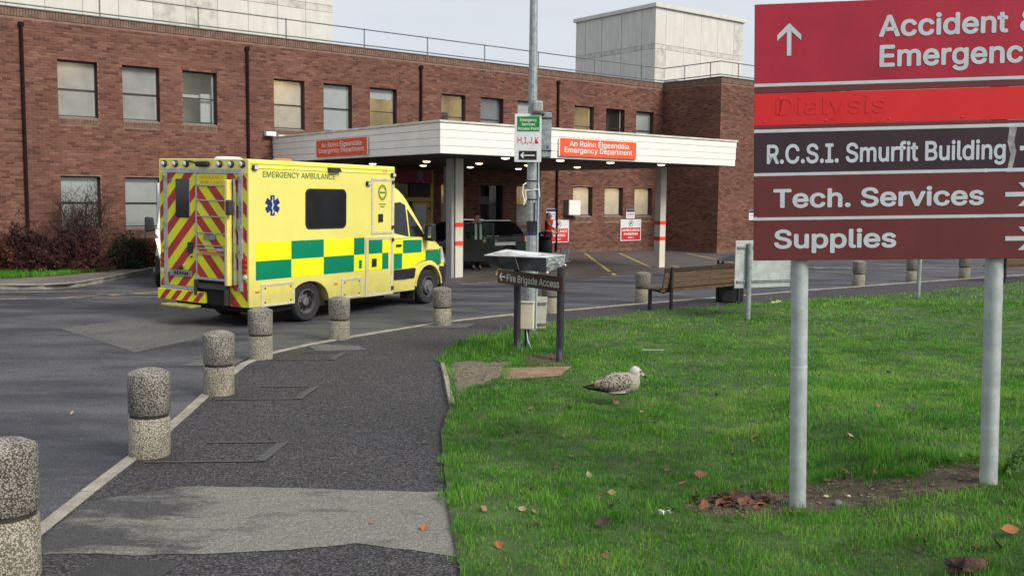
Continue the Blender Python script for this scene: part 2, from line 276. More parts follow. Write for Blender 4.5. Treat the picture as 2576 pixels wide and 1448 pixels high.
def leafmat(name, c1, c2, rough=.6, trans=.35):
    m = bpy.data.materials.new(name); m.use_nodes = True; n = m.node_tree.nodes; l = m.node_tree.links; p = n['Principled BSDF']
    at = n.new('ShaderNodeAttribute'); at.attribute_name = 'tone'; rp = n.new('ShaderNodeValToRGB'); e = rp.color_ramp.elements
    e[0].color = (*c1, 1); e[1].color = (*c2, 1); l.new(at.outputs['Fac'], rp.inputs[0]); l.new(rp.outputs[0], p.inputs['Base Color']); p.inputs['Roughness'].default_value = rough
    p.inputs['Specular IOR Level'].default_value = .25
    if trans:
        tl = n.new('ShaderNodeBsdfTranslucent'); l.new(rp.outputs[0], tl.inputs[0]); ms = n.new('ShaderNodeMixShader'); ms.inputs[0].default_value = trans
        l.new(p.outputs[0], ms.inputs[1]); l.new(tl.outputs[0], ms.inputs[2]); l.new(ms.outputs[0], n['Material Output'].inputs[0])
    MATS[name] = m; return m

# ------------------------------------------------------------------ mesh builder and scene helpers
class MB:
    def __init__(s): s.v = []; s.f = []; s.t = []
    def quad(s, *p):
        k = len(s.v); s.v += [tuple(q) for q in p]; s.f.append(tuple(range(k, k + len(p)))); return s
    poly = lambda s, pts: s.quad(*pts)
    def box(s, x0, x1, y0, y1, z0, z1):
        k = len(s.v); s.v += [(x, y, z) for z in (z0, z1) for y in (y0, y1) for x in (x0, x1)]
        s.f += [tuple(k + i for i in q) for q in ((0, 2, 3, 1), (4, 5, 7, 6), (0, 1, 5, 4), (2, 6, 7, 3), (0, 4, 6, 2), (1, 3, 7, 5))]; return s
    def hexa(s, p):           # 8 corners: bottom 4 (ccw), top 4
        k = len(s.v); s.v += [tuple(q) for q in p]
        s.f += [tuple(k + i for i in q) for q in ((3, 2, 1, 0), (4, 5, 6, 7), (0, 1, 5, 4), (1, 2, 6, 5), (2, 3, 7, 6), (3, 0, 4, 7))]; return s
    def obox(s, a, b, w, h, up=(0, 0, 1)):   # bar from a to b, w across, h along up
        a, b = Vector(a), Vector(b); d = (b - a).normalized(); u = Vector(up); x = d.cross(u)
        if x.length < 1e-5: x = d.cross(Vector((0, 1, 0)))
        x.normalize(); u = x.cross(d).normalized(); x *= w / 2; u *= h / 2
        return s.hexa([a - x - u, a + x - u, b + x - u, b - x - u, a - x + u, a + x + u, b + x + u, b - x + u])
    def cyl(s, a, b, r, r2=None, n=16, caps=True):
        r2 = r if r2 is None else r2; a, b = Vector(a), Vector(b); d = (b - a).normalized()
        x = d.orthogonal().normalized(); y = d.cross(x); k = len(s.v)
        for c, q in ((a, r), (b, r2)):
            for i in range(n): t = 2 * math.pi * i / n; s.v.append(tuple(c + x * (q * math.cos(t)) + y * (q * math.sin(t))))
        for i in range(n): j = (i + 1) % n; s.f.append((k + i, k + j, k + n + j, k + n + i))
        if caps: s.f.append(tuple(k + i for i in range(n - 1, -1, -1))); s.f.append(tuple(k + n + i for i in range(n)))
        return s
    def tube(s, pts, r, n=8, r2=None):
        pts = [Vector(p) for p in pts]; k = len(s.v); x = None; m = len(pts)
        for i, p in enumerate(pts):
            d = (pts[min(i + 1, m - 1)] - pts[max(i - 1, 0)]).normalized()
            x = d.orthogonal().normalized() if x is None else (x - d * x.dot(d)).normalized()
            y = d.cross(x); q = r if r2 is None else r + (r2 - r) * i / (m - 1)
            for j in range(n): t = 2 * math.pi * j / n; s.v.append(tuple(p + x * (q * math.cos(t)) + y * (q * math.sin(t))))
        for i in range(m - 1):
            for j in range(n): l = (j + 1) % n; s.f.append((k + i * n + j, k + i * n + l, k + (i + 1) * n + l, k + (i + 1) * n + j))
        s.f.append(tuple(k + j for j in range(n - 1, -1, -1))); s.f.append(tuple(k + (m - 1) * n + j for j in range(n))); return s
    def lathe(s, prof, n=24, c=(0, 0, 0), axis='z', caps=True):
        k = len(s.v); m = len(prof)
        for r, h in prof:
            for j in range(n):
                t = 2 * math.pi * j / n; x, y = r * math.cos(t), r * math.sin(t)
                s.v.append((c[0] + x, c[1] + y, c[2] + h) if axis == 'z' else (c[0] + x, c[1] + h, c[2] + y))
        for i in range(m - 1):
            for j in range(n):
                l = (j + 1) % n; q = (k + i * n + j, k + i * n + l, k + (i + 1) * n + l, k + (i + 1) * n + j)
                s.f.append(q if axis == 'z' else q[::-1])
        if not caps: return s
        a = tuple(k + j for j in range(n)); b = tuple(k + (m - 1) * n + j for j in range(n))
        s.f.append(a[::-1] if axis == 'z' else a); s.f.append(b if axis == 'z' else b[::-1]); return s
    def ball(s, c, rx, ry, rz, n=14, m=8):
        pr = [(math.sin(math.pi * i / m), -math.cos(math.pi * i / m)) for i in range(m + 1)]
        pr[0] = (1e-3, -1); pr[-1] = (1e-3, 1); k = len(s.v); s.lathe(pr, n)
        for i in range(k, len(s.v)): x, y, z = s.v[i]; s.v[i] = (c[0] + x * rx, c[1] + y * ry, c[2] + z * rz)
        return s
    def prism(s, poly, f0, f1):   # poly 2d ; f0,f1 map (a,b)->3d for both ends
        k = len(s.v); n = len(poly); s.v += [tuple(f0(*p)) for p in poly] + [tuple(f1(*p)) for p in poly]
        s.f.append(tuple(k + i for i in range(n - 1, -1, -1))); s.f.append(tuple(k + n + i for i in range(n)))
        for i in range(n): j = (i + 1) % n; s.f.append((k + i, k + j, k + n + j, k + n + i))
        return s
    def build(s, name, material, parent=None, smooth=False, bevel=0.0, seg=2, loc=None, tone=None, fix=True):
        me = bpy.data.meshes.new(name); me.from_pydata(s.v, [], s.f)
        if fix:
            bm = bmesh.new(); bm.from_mesh(me); bmesh.ops.recalc_face_normals(bm, faces=bm.faces); bm.to_mesh(me); bm.free()
        if tone is not None:
            a = me.attributes.new('tone', 'FLOAT', 'FACE'); a.data.foreach_set('value', tone)
        me.materials.append(MATS[material] if isinstance(material, str) else material)
        if smooth: me.polygons.foreach_set('use_smooth', [True] * len(me.polygons))
        o = bpy.data.objects.new(name, me); COL.objects.link(o); o.parent = parent
        if loc is not None: o.location = loc
        if smooth and not bevel:
            try: me.set_sharp_from_angle(angle=R(40))
            except Exception: pass
        if bevel:
            b = o.modifiers.new('edge', 'BEVEL'); b.width = bevel; b.segments = seg; b.limit_method = 'ANGLE'; b.angle_limit = R(35)
            me.polygons.foreach_set('use_smooth', [True] * len(me.polygons)); b.harden_normals = True
        return o

def tag(o, label=None, cat=None, group=None, kind=None):
    if label: o['label'] = label
    if cat: o['category'] = cat
    if group: o['group'] = group
    if kind: o['kind'] = kind
    return o
def thing(name, label, cat, loc=(0, 0, 0), rotz=0.0, group=None):
    o = bpy.data.objects.new(name, None); COL.objects.link(o); o.location = loc; o.rotation_euler = (0, 0, rotz); o.empty_display_size = .2
    return tag(o, label, cat, group)
def copy_tree(o, parent=None):
    c = o.copy(); COL.objects.link(c); c.parent = parent
    for ch in list(o.children): copy_tree(ch, c)
    return c
def sheet(name, pts, z, material, parent=None, kind='structure'):
    o = MB().poly([(x, y, z) for x, y in pts]).build(name, material, parent, fix=False)
    if o.data.polygons[0].normal.z < 0: o.data.flip_normals()
    if parent is None: o['kind'] = kind
    return o
_capH = {}
FONT = None
try: FONT = bpy.data.fonts.load(bpy.utils.system_resource('DATAFILES', path='fonts') + '/Inter.woff2')   # the sans serif that ships inside Blender
except Exception: FONT = None
def text_mesh(body):
    cu = bpy.data.curves.new('t', 'FONT'); cu.body = body; cu.font = FONT if FONT else cu.font; cu.size = 1.0; cu.resolution_u = 4; cu.fill_mode = 'FRONT'
    ob = bpy.data.objects.new('t', cu); me = bpy.data.meshes.new_from_object(ob)
    bpy.data.objects.remove(ob); bpy.data.curves.remove(cu); return me
def lettering(body, parent, origin, xd, zd, cap, width, material, bold=0.02, name='lettering'):
    """flat letters: origin = left end of the baseline, cap = capital height, width = length of the line"""
    if not _capH:
        m = text_mesh('H'); ys = [v.co.y for v in m.vertices]; _capH['H'] = (min(ys), max(ys)); bpy.data.meshes.remove(m)
    lo, hi = _capH['H']; lo -= bold; hi += bold; me = text_mesh(body); xs = [v.co.x for v in me.vertices]; x0, x1 = min(xs) - bold, max(xs) + bold
    O, X, Z = Vector(origin), Vector(xd).normalized(), Vector(zd).normalized(); N_ = X.cross(Z)
    vs = []; fs = []; base = [v.co.copy() for v in me.vertices]; pf = [tuple(p.vertices) for p in me.polygons]; bpy.data.meshes.remove(me)
    shifts = [(0, 0)] + ([(math.cos(a) * bold, math.sin(a) * bold) for a in np.linspace(0, 2 * math.pi, 9)[:-1]] if bold > 0 else [])
    for q, (sx, sy) in enumerate(shifts):      # heavier strokes: the outline laid down again round itself, a hair apart
        k = len(vs); vs += [tuple(O + N_ * (q * .00008) + X * ((c.x + sx - x0) / (x1 - x0) * width) + Z * ((c.y + sy - lo) / (hi - lo) * cap)) for c in base]; fs += [tuple(k + i for i in f) for f in pf]
    me = bpy.data.meshes.new(name); me.from_pydata(vs, [], fs); me.materials.append(MATS[material])
    o = bpy.data.objects.new(name, me); COL.objects.link(o); o.parent = parent; o['kind'] = 'stuff'; return o
def clip(poly, a, b, c):      # keep a*x+b*y<=c
    o = []
    for i in range(len(poly)):
        p, q = poly[i], poly[(i + 1) % len(poly)]; dp, dq = a * p[0] + b * p[1] - c, a * q[0] + b * q[1] - c
        if dp <= 0: o.append(p)
        if (dp < 0 < dq) or (dq < 0 < dp): t = dp / (dp - dq); o.append((p[0] + t * (q[0] - p[0]), p[1] + t * (q[1] - p[1])))
    return o
def inside(P, poly):
    x, y = P[:, 0], P[:, 1]; r = np.zeros(len(P), bool); n = len(poly)
    for i in range(n):
        (x0, y0), (x1, y1) = poly[i], poly[(i + 1) % n]
        c = ((y0 > y) != (y1 > y)); r ^= c & (x < (x1 - x0) * (y - y0) / ((y1 - y0) if y1 != y0 else 1e-9) + x0)
    return r
def vnoise(x, y, s, seed=0):
    """cheap smooth noise in 0..1 on arrays"""
    x = np.asarray(x, float) / s; y = np.asarray(y, float) / s; xi, yi = np.floor(x).astype(int), np.floor(y).astype(int); fx, fy = x - xi, y - yi
    h = lambda a, b: ((np.sin(a * 127.1 + b * 311.7 + seed * 74.7) * 43758.5453) % 1.0)
    fx, fy = fx * fx * (3 - 2 * fx), fy * fy * (3 - 2 * fy)
    return (h(xi, yi) * (1 - fx) + h(xi + 1, yi) * fx) * (1 - fy) + (h(xi, yi + 1) * (1 - fx) + h(xi + 1, yi + 1) * fx) * fy
S = lambda t: np.clip(t, 0, 1) ** 2 * (3 - 2 * np.clip(t, 0, 1))
# ------------------------------------------------------------------ the ground
TH = 0.6675785; BO = Vector((6.40, 42.27, 0)); BU = Vector((math.cos(TH), math.sin(TH), 0)); BN = Vector((math.sin(TH), -math.cos(TH), 0))
def W(u, n, z=0.0): return BO + BU * u + BN * n + Vector((0, 0, z))
W2 = lambda u, n: tuple(W(u, n))[:2]
sheet('ground', [(-900, -300), (900, -300), (900, 1500), (-900, 1500)], -0.06, 'road_asphalt')
sheet('road', [(-45, -8), (60, -8), (60, 75), (-45, 75)], 0.0, 'road_asphalt')
sheet('canopy_forecourt', [W2(-17.2, 0.0), W2(0.0, 0.0), W2(0, 3.15), W2(5, 3.15), W2(5, 5.4), W2(-2.5, 9.4), W2(-17.2, 9.4)], 0.004, 'canopy_paving')

KERB = [(-2.80, 3.2), (-2.96, 5.0), (-3.06, 6.2), (-3.13, 7.85), (-3.21, 9.05), (-3.34, 10.46), (-3.46, 12.22), (-3.29, 13.36), (-2.71, 14.43), (-1.34, 16.53), (-.38, 17.55), (.98, 18.62), (2.61, 19.97), (4.23, 21.25), (5.46, 22.17), (7.25, 23.53), (10.64, 26.0), (13.7, 28.14), (17.2, 30.5), (22, 33.6)]
EDGE = [(-.10, 3.2), (-.28, 5.39), (-.41, 6.42), (-.53, 7.59), (-.63, 8.62), (-.62, 9.78), (-.70, 10.9), (-.86, 12.23), (-.97, 12.68), (-.87, 13.52), (-.52, 14.7), (-.04, 15.49), (.92, 16.71), (2.31, 17.97), (4.76, 19.87), (6.08, 20.77), (9.68, 23.08), (12.07, 24.69), (13.94, 26.2), (18, 28.6), (22, 31)]
def resample(pts, step):
    o = []; acc = 0
    P = [Vector((*p, 0)) for p in pts]
    for a, b in zip(P, P[1:]):
        d = (b - a).length; t = (0 if not o else step - acc)
        while t <= d: o.append(a + (b - a) * (t / d)); t += step
        acc = d - (t - step)
    return o
def offset(pts, d):
    P = [Vector((*p, 0)) for p in pts]; o = []
    for i, p in enumerate(P):
        t = (P[min(i + 1, len(P) - 1)] - P[max(i - 1, 0)]).normalized(); o.append((p.x + t.y * d, p.y - t.x * d))
    return o
path_in = offset(KERB, 0.10)
sheet('path', path_in + EDGE[::-1], 0.022, 'path_asphalt')
kerb = MB().poly([(x, y, 0.0045) for x, y in KERB + offset(KERB, .12)[::-1]]).build('kerb', 'kerb_grey'); kerb['kind'] = 'structure'
st = resample(KERB, 0.91)
for a, b in zip(st, st[1:]):
    d = (b - a).normalized(); nrm = Vector((d.y, -d.x, 0)); a2, b2 = a + d * .006, b - d * .006; h = 0.034 + random.uniform(-.004, .004); w = .105
    MB().hexa([a2, a2 + nrm * w, b2 + nrm * w, b2, a2 + Vector((0, 0, h)), a2 + nrm * w + Vector((0, 0, h)), b2 + nrm * w + Vector((0, 0, h)), b2 + Vector((0, 0, h))]).build('kerb_stone', 'kerb_concrete', kerb, bevel=.006, seg=1)
# repairs in the path
def jag(poly, amp, step, seed):
    q = resample([*poly, poly[0]], step)[:-1]; a = np.array([(v.x, v.y) for v in q]); k = np.arange(len(a)) * step
    return [tuple(p) for p in a + np.column_stack([vnoise(k, k * 0, .22, seed) - .5 + .5 * (vnoise(k, k * 0, .06, seed + 2) - .5), vnoise(k, k * 0, .22, seed + 1) - .5 + .5 * (vnoise(k, k * 0, .06, seed + 3) - .5)]) * 2 * amp]
sheet('path_repair', jag([(-2.86, 5.60), (-2.60, 5.62), (-2.2, 5.60), (-1.5, 5.68), (-.95, 5.84), (-.62, 5.74), (-.31, 5.62), (-.36, 6.2), (-.47, 6.90), (-.9, 6.93), (-1.6, 6.97), (-2.40, 6.99), (-2.95, 6.6)], .012, .05, 5), 0.026, 'worn_strip')
for k, (x0, y0, x1, y1) in enumerate(((-2.92, 7.62, -2.02, 8.25), (-3.1, 10.05, -2.25, 10.75), (-3.2, 12.55, -2.35, 13.2))):
    for a, b in (((x0, y0), (x1, y0 + .06)), ((x1, y0 + .06), (x1 + .05, y1 + .06)), ((x0 + .3, y1), (x1 + .05, y1 + .06))):
        a, b = Vector((*a, 0.0)), Vector((*b, 0.0)); d = (b - a).normalized(); q = Vector((d.y, -d.x, 0)) * (.02 if a.y == b.y or abs(d.x) > .5 else .045)
        sheet('trench_joint', [tuple(a - q)[:2], tuple(b - q)[:2], tuple(b + q)[:2], tuple(a + q)[:2]], 0.030, 'trench_seal')
sheet('path_trench', [(-3.0, 14.0), (-2.2, 13.85), (-2.0, 13.5), (-2.7, 13.35)], 0.026, 'road_patch')
sheet('path_trench', [(-1.5, 15.9), (-.75, 15.95), (-.6, 16.5), (-1.3, 16.4)], 0.026, 'road_patch')
sheet('path_trench', [(-2.4, 5.55), (-1.9, 5.5), (-2.1, 4.6), (-2.6, 4.6)], 0.026, 'path_smooth')
sheet('road_repair', [(-7.25, 15.5), (-5.15, 13.2), (-4.35, 15.7), (-4.9, 16.5), (-6.1, 17.6)], 0.004, 'road_patch')
sheet('road_repair', [(-3.6, 6.05), (-3.15, 5.95), (-3.2, 5.75), (-3.7, 5.9)], 0.004, 'path_smooth')
sheet('drain_slab', [(-4.2, 12.2), (-3.55, 12.15), (-3.5, 13.1), (-3.95, 13.2)], 0.004, 'road_patch')
# painted lines and pale bands
def stripe(a, b, w, m, z=0.009):
    a, b = Vector((*a, 0)), Vector((*b, 0)); d = (b - a).normalized(); q = Vector((d.y, -d.x, 0)) * (w / 2)
    sheet('road_stripe', [tuple(a - q)[:2], tuple(b - q)[:2], tuple(b + q)[:2], tuple(a + q)[:2]], z, m)
for a, b in (((-4.85, .5), (-10.9, 8.2)), ((-3.52, 1.1), (-8.5, 7.6)), ((-7.3, 7.4), (-9.4, 10.9)), ((-1.1, 2.5), (-4.2, 7.4)), ((-12.5, 4.9), (-14.6, 7.5)), ((-11.3, 8.75), (-11.75, 9.3))): stripe(W2(*a), W2(*b), .11, 'paint_yellow')
for yy, x0, x1, m in ((39.0, 3.2, 8.4, 'stripe_faint'), (37.3, 2.6, 9.8, 'stripe_faint'), (35.8, 2.1, 9.6, 'stripe_faint'), (34.5, 1.9, 9.0, 'stripe_faint'), (33.3, 1.8, 8.6, 'stripe_faint'), (32.2, 1.7, 8.2, 'stripe_faint')):
    stripe((x0, yy), (x1, yy), .28, m, .007)  # faint wide bands, slightly lighter than the paving
stripe(W2(-17.2, 9.45), W2(-14.3, 9.35), .1, 'paint_white'); stripe(W2(-12.6, 9.6), W2(-10.6, 9.7), .1, 'paint_white'); stripe((-1.9, 27.9), (.4, 28.4), .09, 'paint_white', .012)
stripe(W2(-10.4, 10.2), W2(-3.6, 10.6), .1, 'paint_white'); stripe((7.5, 31), (11, 31.6), .12, 'paint_white'); stripe((12, 31.8), (15.5, 32.2), .12, 'paint_white'); stripe((9.4, 30), (10.4, 28.9), .1, 'paint_white')
for a, b, w, m in (((-11.4, 19.5), (-8.9, 20.05), .09, 'paint_white'), ((-8.7, 20.1), (-5.4, 20.9), .08, 'paint_white'), ((-12.2, 20.75), (-7.6, 21.0), .07, 'stripe_faint'), ((-11.6, 20.9), (-9.6, 21.45), .1, 'paint_yellow'),
                   ((-8.6, 20.7), (-7.6, 21.9), .13, 'paint_yellow'), ((-7.6, 21.9), (-6.6, 23.2), .11, 'paint_yellow'), ((-9.0, 21.0), (-6.0, 21.3), .07, 'paint_white'), ((-9.4, 20.0), (-8.8, 20.6), .1, 'paint_yellow'), ((-8.9, 22.2), (-6.9, 22.5), .07, 'stripe_faint')):
    stripe(a, b, w, m)

# ------------------------------------------------------------------ lawn
LAWN = EDGE + [(24, 32), (24, 3.2)]
SOIL_SIGN = [(1.12, 6.48), (1.3, 6.77), (1.52, 6.87), (1.71, 6.96), (1.93, 7.01), (2.08, 7.13), (2.25, 7.06), (2.47, 7.11), (2.62, 6.85), (2.85, 6.76), (3.1, 6.86), (3.36, 7.01), (3.38, 6.79), (3.33, 6.40), (3.26, 6.22), (3.09, 6.24), (2.83, 6.20), (2.58, 6.24), (2.35, 6.33), (2.07, 6.36), (1.86, 6.34), (1.68, 6.29), (1.38, 6.25)]
SOIL_EDGE = [(-.84, 12.25), (-.76, 11.4), (-.66, 10.4), (-.59, 9.75), (-.48, 10.1), (-.42, 10.6), (-.28, 10.75), (-.14, 11.1), (-.06, 11.6), (-.04, 12.1), (.12, 12.35), (-.12, 12.5), (-.3, 12.4), (-.5, 12.6)]
SOIL_FIRE = [(.1, 12.6), (.25, 13.3), (.62, 13.4), (.80, 12.7), (.85, 12.15), (.1, 12.1)]
PLATE = [(-.14, 11.15), (-.10, 11.95), (.76, 12.12), (.58, 11.45)]
def zg(x, y):
    x = np.asarray(x, float); y = np.asarray(y, float)
    return .035 + .24 * S((x - 2.0) / 1.25) * (1 - S((y - 7.2) / 6)) + .030 * (vnoise(x, y, .9, 3) - .3) + .014 * vnoise(x, y, .33, 5)
zgf = lambda x, y: float(zg(np.array([x]), np.array([y]))[0])
gx, gy = np.meshgrid(np.arange(-1, 24, .30), np.arange(3.3, 32, .30)); G = np.stack([gx.ravel(), gy.ravel()], 1) + RNG.uniform(-.05, .05, (gx.size, 2))
fx, fy = np.meshgrid(np.arange(-1, 5, .12), np.arange(3.3, 9, .12)); G = np.vstack([G, np.stack([fx.ravel(), fy.ravel()], 1) + RNG.uniform(-.02, .02, (fx.size, 2))])
G = G[inside(G, LAWN)]; G = G[~(np.abs(G[:, 0] - 24) < .05)]
nb = len(LAWN); V2 = [Vector(p) for p in LAWN] + [Vector(p) for p in G]
vv, _, ff, *_ = delaunay_2d_cdt(V2, [(i, (i + 1) % nb) for i in range(nb)], [list(range(nb))], 1, 1e-4)
A = np.array([(v.x, v.y) for v in vv]); Z = zg(A[:, 0], A[:, 1])
me = bpy.data.meshes.new('lawn'); me.from_pydata(np.column_stack([A, Z]).tolist(), [], [tuple(f) for f in ff]); me.materials.append(MATS['lawn_base'])
me.polygons.foreach_set('use_smooth', [True] * len(me.polygons))
lawn = bpy.data.objects.new('lawn', me); COL.objects.link(lawn); lawn['kind'] = 'structure'
if me.polygons[0].normal.z < 0: me.flip_normals()
def drape(name, poly, m, dz, step=.12, kind='structure'):
    x0, y0 = np.min(poly, 0); x1, y1 = np.max(poly, 0)
    gx, gy = np.meshgrid(np.arange(x0, x1, step), np.arange(y0, y1, step)); q = np.stack([gx.ravel(), gy.ravel()], 1); q = q[inside(q, poly)]
    n = len(poly); vv, _, ff, *_ = delaunay_2d_cdt([Vector(p) for p in poly] + [Vector(p) for p in q], [(i, (i + 1) % n) for i in range(n)], [list(range(n))], 1, 1e-4)
    a = np.array([(v.x, v.y) for v in vv]); z = zg(a[:, 0], a[:, 1]) + dz + .012 * vnoise(a[:, 0], a[:, 1], .15, 9); z[:n] -= dz + .02
    b = MB(); b.v = np.column_stack([a, z]).tolist(); b.f = [tuple(f) for f in ff]; o = b.build(name, m, smooth=True, fix=False)
    if o.data.polygons[0].normal.z < 0: o.data.flip_normals()
    o['kind'] = kind; return o
drape('bare_soil', SOIL_SIGN, 'soil', .004)
drape('bare_soil', SOIL_EDGE, 'soil_gravel', .004)
drape('bare_soil', SOIL_FIRE, 'soil', .004)

def ragged(P, poly, amp=.07):
    """inside test with a ragged edge"""
    Q = P.copy(); Q[:, 0] += (vnoise(P[:, 0], P[:, 1], .16, 21) - .5 + .5 * vnoise(P[:, 0], P[:, 1], .05, 23) - .25) * 2 * amp; Q[:, 1] += (vnoise(P[:, 0], P[:, 1], .16, 22) - .5 + .5 * vnoise(P[:, 0], P[:, 1], .05, 24) - .25) * 2 * amp; return inside(Q, poly)
def blades(name, P, Zb, hgt, wid, c_tone, lean=.5, seed=1, material='grass_blade'):
    """one mesh of bent blades: three triangles each"""
    r = np.random.default_rng(seed); n = len(P); th = r.uniform(0, 2 * np.pi, n); la = r.uniform(0, 2 * np.pi, n); le = np.abs(r.normal(0, lean, n)).clip(0, 1.5)
    h = hgt * r.uniform(.55, 1.25, n); w = wid * r.uniform(.7, 1.3, n)
    dx, dy = np.cos(th) * w / 2, np.sin(th) * w / 2; lx, ly = np.cos(la) * np.sin(le) * h, np.sin(la) * np.sin(le) * h; lz = np.cos(le) * h
    b = np.column_stack([P, Zb - .006]); v = np.empty((n, 5, 3))
    v[:, 0] = b + np.column_stack([-dx, -dy, 0 * dx]); v[:, 1] = b + np.column_stack([dx, dy, 0 * dx])
    mid = b + np.column_stack([lx * .38, ly * .38, lz * .6]); v[:, 2] = mid + np.column_stack([dx * .8, dy * .8, 0 * dx]); v[:, 3] = mid - np.column_stack([dx * .8, dy * .8, 0 * dx])
    v[:, 4] = b + np.column_stack([lx, ly, lz * .95])
    me = bpy.data.meshes.new(name); me.vertices.add(n * 5); me.vertices.foreach_set('co', v.ravel())
    k = np.arange(n) * 5; fa = np.column_stack([k, k + 1, k + 2, k, k + 2, k + 3, k + 3, k + 2, k + 4]).ravel()
    me.loops.add(len(fa)); me.loops.foreach_set('vertex_index', fa.astype(np.int32)); me.polygons.add(n * 3)
    me.polygons.foreach_set('loop_start', np.arange(n * 3, dtype=np.int32) * 3); me.polygons.foreach_set('loop_total', np.full(n * 3, 3, np.int32)); me.update(calc_edges=True)
    a = me.attributes.new('tone', 'FLOAT', 'FACE'); a.data.foreach_set('value', np.repeat(c_tone, 3).astype(np.float32))
    me.materials.append(MATS[material]); o = bpy.data.objects.new(name, me); COL.objects.link(o); o['kind'] = 'stuff'; return o
gm = leafmat('grass_blade', (0.045, 0.110, 0.018), (0.20, 0.30, 0.045), .5, .45)
rp = [n for n in gm.node_tree.nodes if n.type == 'VALTORGB'][0].color_ramp
for ps, c in ((.25, (0.052, 0.185, 0.018, 1)), (.55, (0.115, 0.345, 0.036, 1)), (.82, (0.240, 0.490, 0.075, 1))): e = rp.elements.new(ps); e.color = c
rp.elements[-1].color = (0.42, 0.42, 0.16, 1)
def scatter(n, x0, x1, y0, y1): return np.column_stack([RNG.uniform(x0, x1, n), RNG.uniform(y0, y1, n)])
def shrink(poly, fx, fy):
    q = np.array(poly); c = q.mean(0); return [tuple(p) for p in c + (q - c) * np.array([fx, fy])]
def lawn_pts(n, box):
    P = scatter(n, *box); P = P[ragged(P, LAWN, .10)]
    P = P[~ragged(P, shrink(SOIL_SIGN, .96, .88), .20) | (RNG.random(len(P)) < .10)]; P = P[~ragged(P, shrink(SOIL_EDGE, 1.0, 1.0), .16) | (RNG.random(len(P)) < .12)]; P = P[~ragged(P, shrink(SOIL_FIRE, 1.05, 1.05), .2) | (RNG.random(len(P)) < .25)]; P = P[~ragged(P, shrink(PLATE, 1.06, 1.12), .05)]
    clump = vnoise(P[:, 0], P[:, 1], .12, 31) * .6 + vnoise(P[:, 0], P[:, 1], .45, 32) * .4
    return P[RNG.random(len(P)) < .05 + 1.45 * clump]
bands = [((-1.2, 5.2, 4.4, 7.4), 150000, .052, .0042), ((-1.2, 7.5, 7.4, 10.5), 150000, .050, .0055), ((-1.3, 10.5, 10.5, 15), 135000, .050, .0080), ((-1, 16, 15, 21), 85000, .050, .0120), ((6, 23, 19, 31), 45000, .055, .0200)]
Ps, Hs, Ws = [], [], []
for bx, n, h, w in bands:
    P = lawn_pts(n, bx); Ps.append(P)
    Hs.append(h * (.55 + .85 * vnoise(P[:, 0], P[:, 1], .7, 41)) * (.45 + 1.1 * vnoise(P[:, 0], P[:, 1], .14, 42))); Ws.append(np.full(len(P), w))
for poly in (SOIL_SIGN, SOIL_EDGE, SOIL_FIRE):       # tufts fringing the bare soil
    q = resample([*poly, poly[0]], .006); E_ = np.array([(v.x, v.y) for v in q]); E_ = np.repeat(E_, 5, 0) + RNG.normal(0, .045, (len(E_) * 5, 2)); E_ = E_[RNG.random(len(E_)) < .2 + .9 * vnoise(E_[:, 0], E_[:, 1], .13, 77)]
    E_ = E_[inside(E_, LAWN)]; Ps.append(E_); Hs.append(np.full(len(E_), .060)); Ws.append(np.full(len(E_), .0045))
P = np.vstack(Ps); Hh = np.concatenate(Hs); Ww = np.concatenate(Ws)
for (px, py, rr, m) in ((2.0, 6.9, .25, 1.9), (2.0, 6.4, .16, 1.6), (3.2, 6.9, .3, 1.6), (2.6, 7.25, .45, 1.7), (.15, 13.6, .5, 2.0), (-.45, 12.9, .6, 1.8), (-.6, 14.0, .6, 1.7), (4.2, 17.1, .3, 1.8), (8.92, 21.29, .3, 1.8), (1.06, 9.8, .24, .55)):
    d = np.hypot(P[:, 0] - px, P[:, 1] - py); Hh *= 1 + (m - 1) * np.exp(-(d / rr) ** 2)
ed = np.min(np.stack([np.hypot(P[:, 0] - q.x, P[:, 1] - q.y) for q in resample(EDGE[:15], .25)]), 0); Hh *= 1 + .55 * np.exp(-(ed / .16) ** 2)
tone = (.02 + .50 * vnoise(P[:, 0], P[:, 1], .55, 51) + .18 * vnoise(P[:, 0], P[:, 1], 2.5, 54) + .30 * vnoise(P[:, 0], P[:, 1], .2, 52) + .16 * (vnoise(P[:, 0], P[:, 1], .14, 42) - .5) + RNG.normal(0, .17, len(P))).clip(0, .93)
dry = (RNG.random(len(P)) < .018 + .05 * (vnoise(P[:, 0], P[:, 1], .5, 53) > .72)); tone[dry] = RNG.uniform(.9, 1, dry.sum())
tag(blades('grass', P, zg(P[:, 0], P[:, 1]), Hh, Ww, tone, .95, 5), 'short green grass of the lawn between the path and the signs', 'grass')
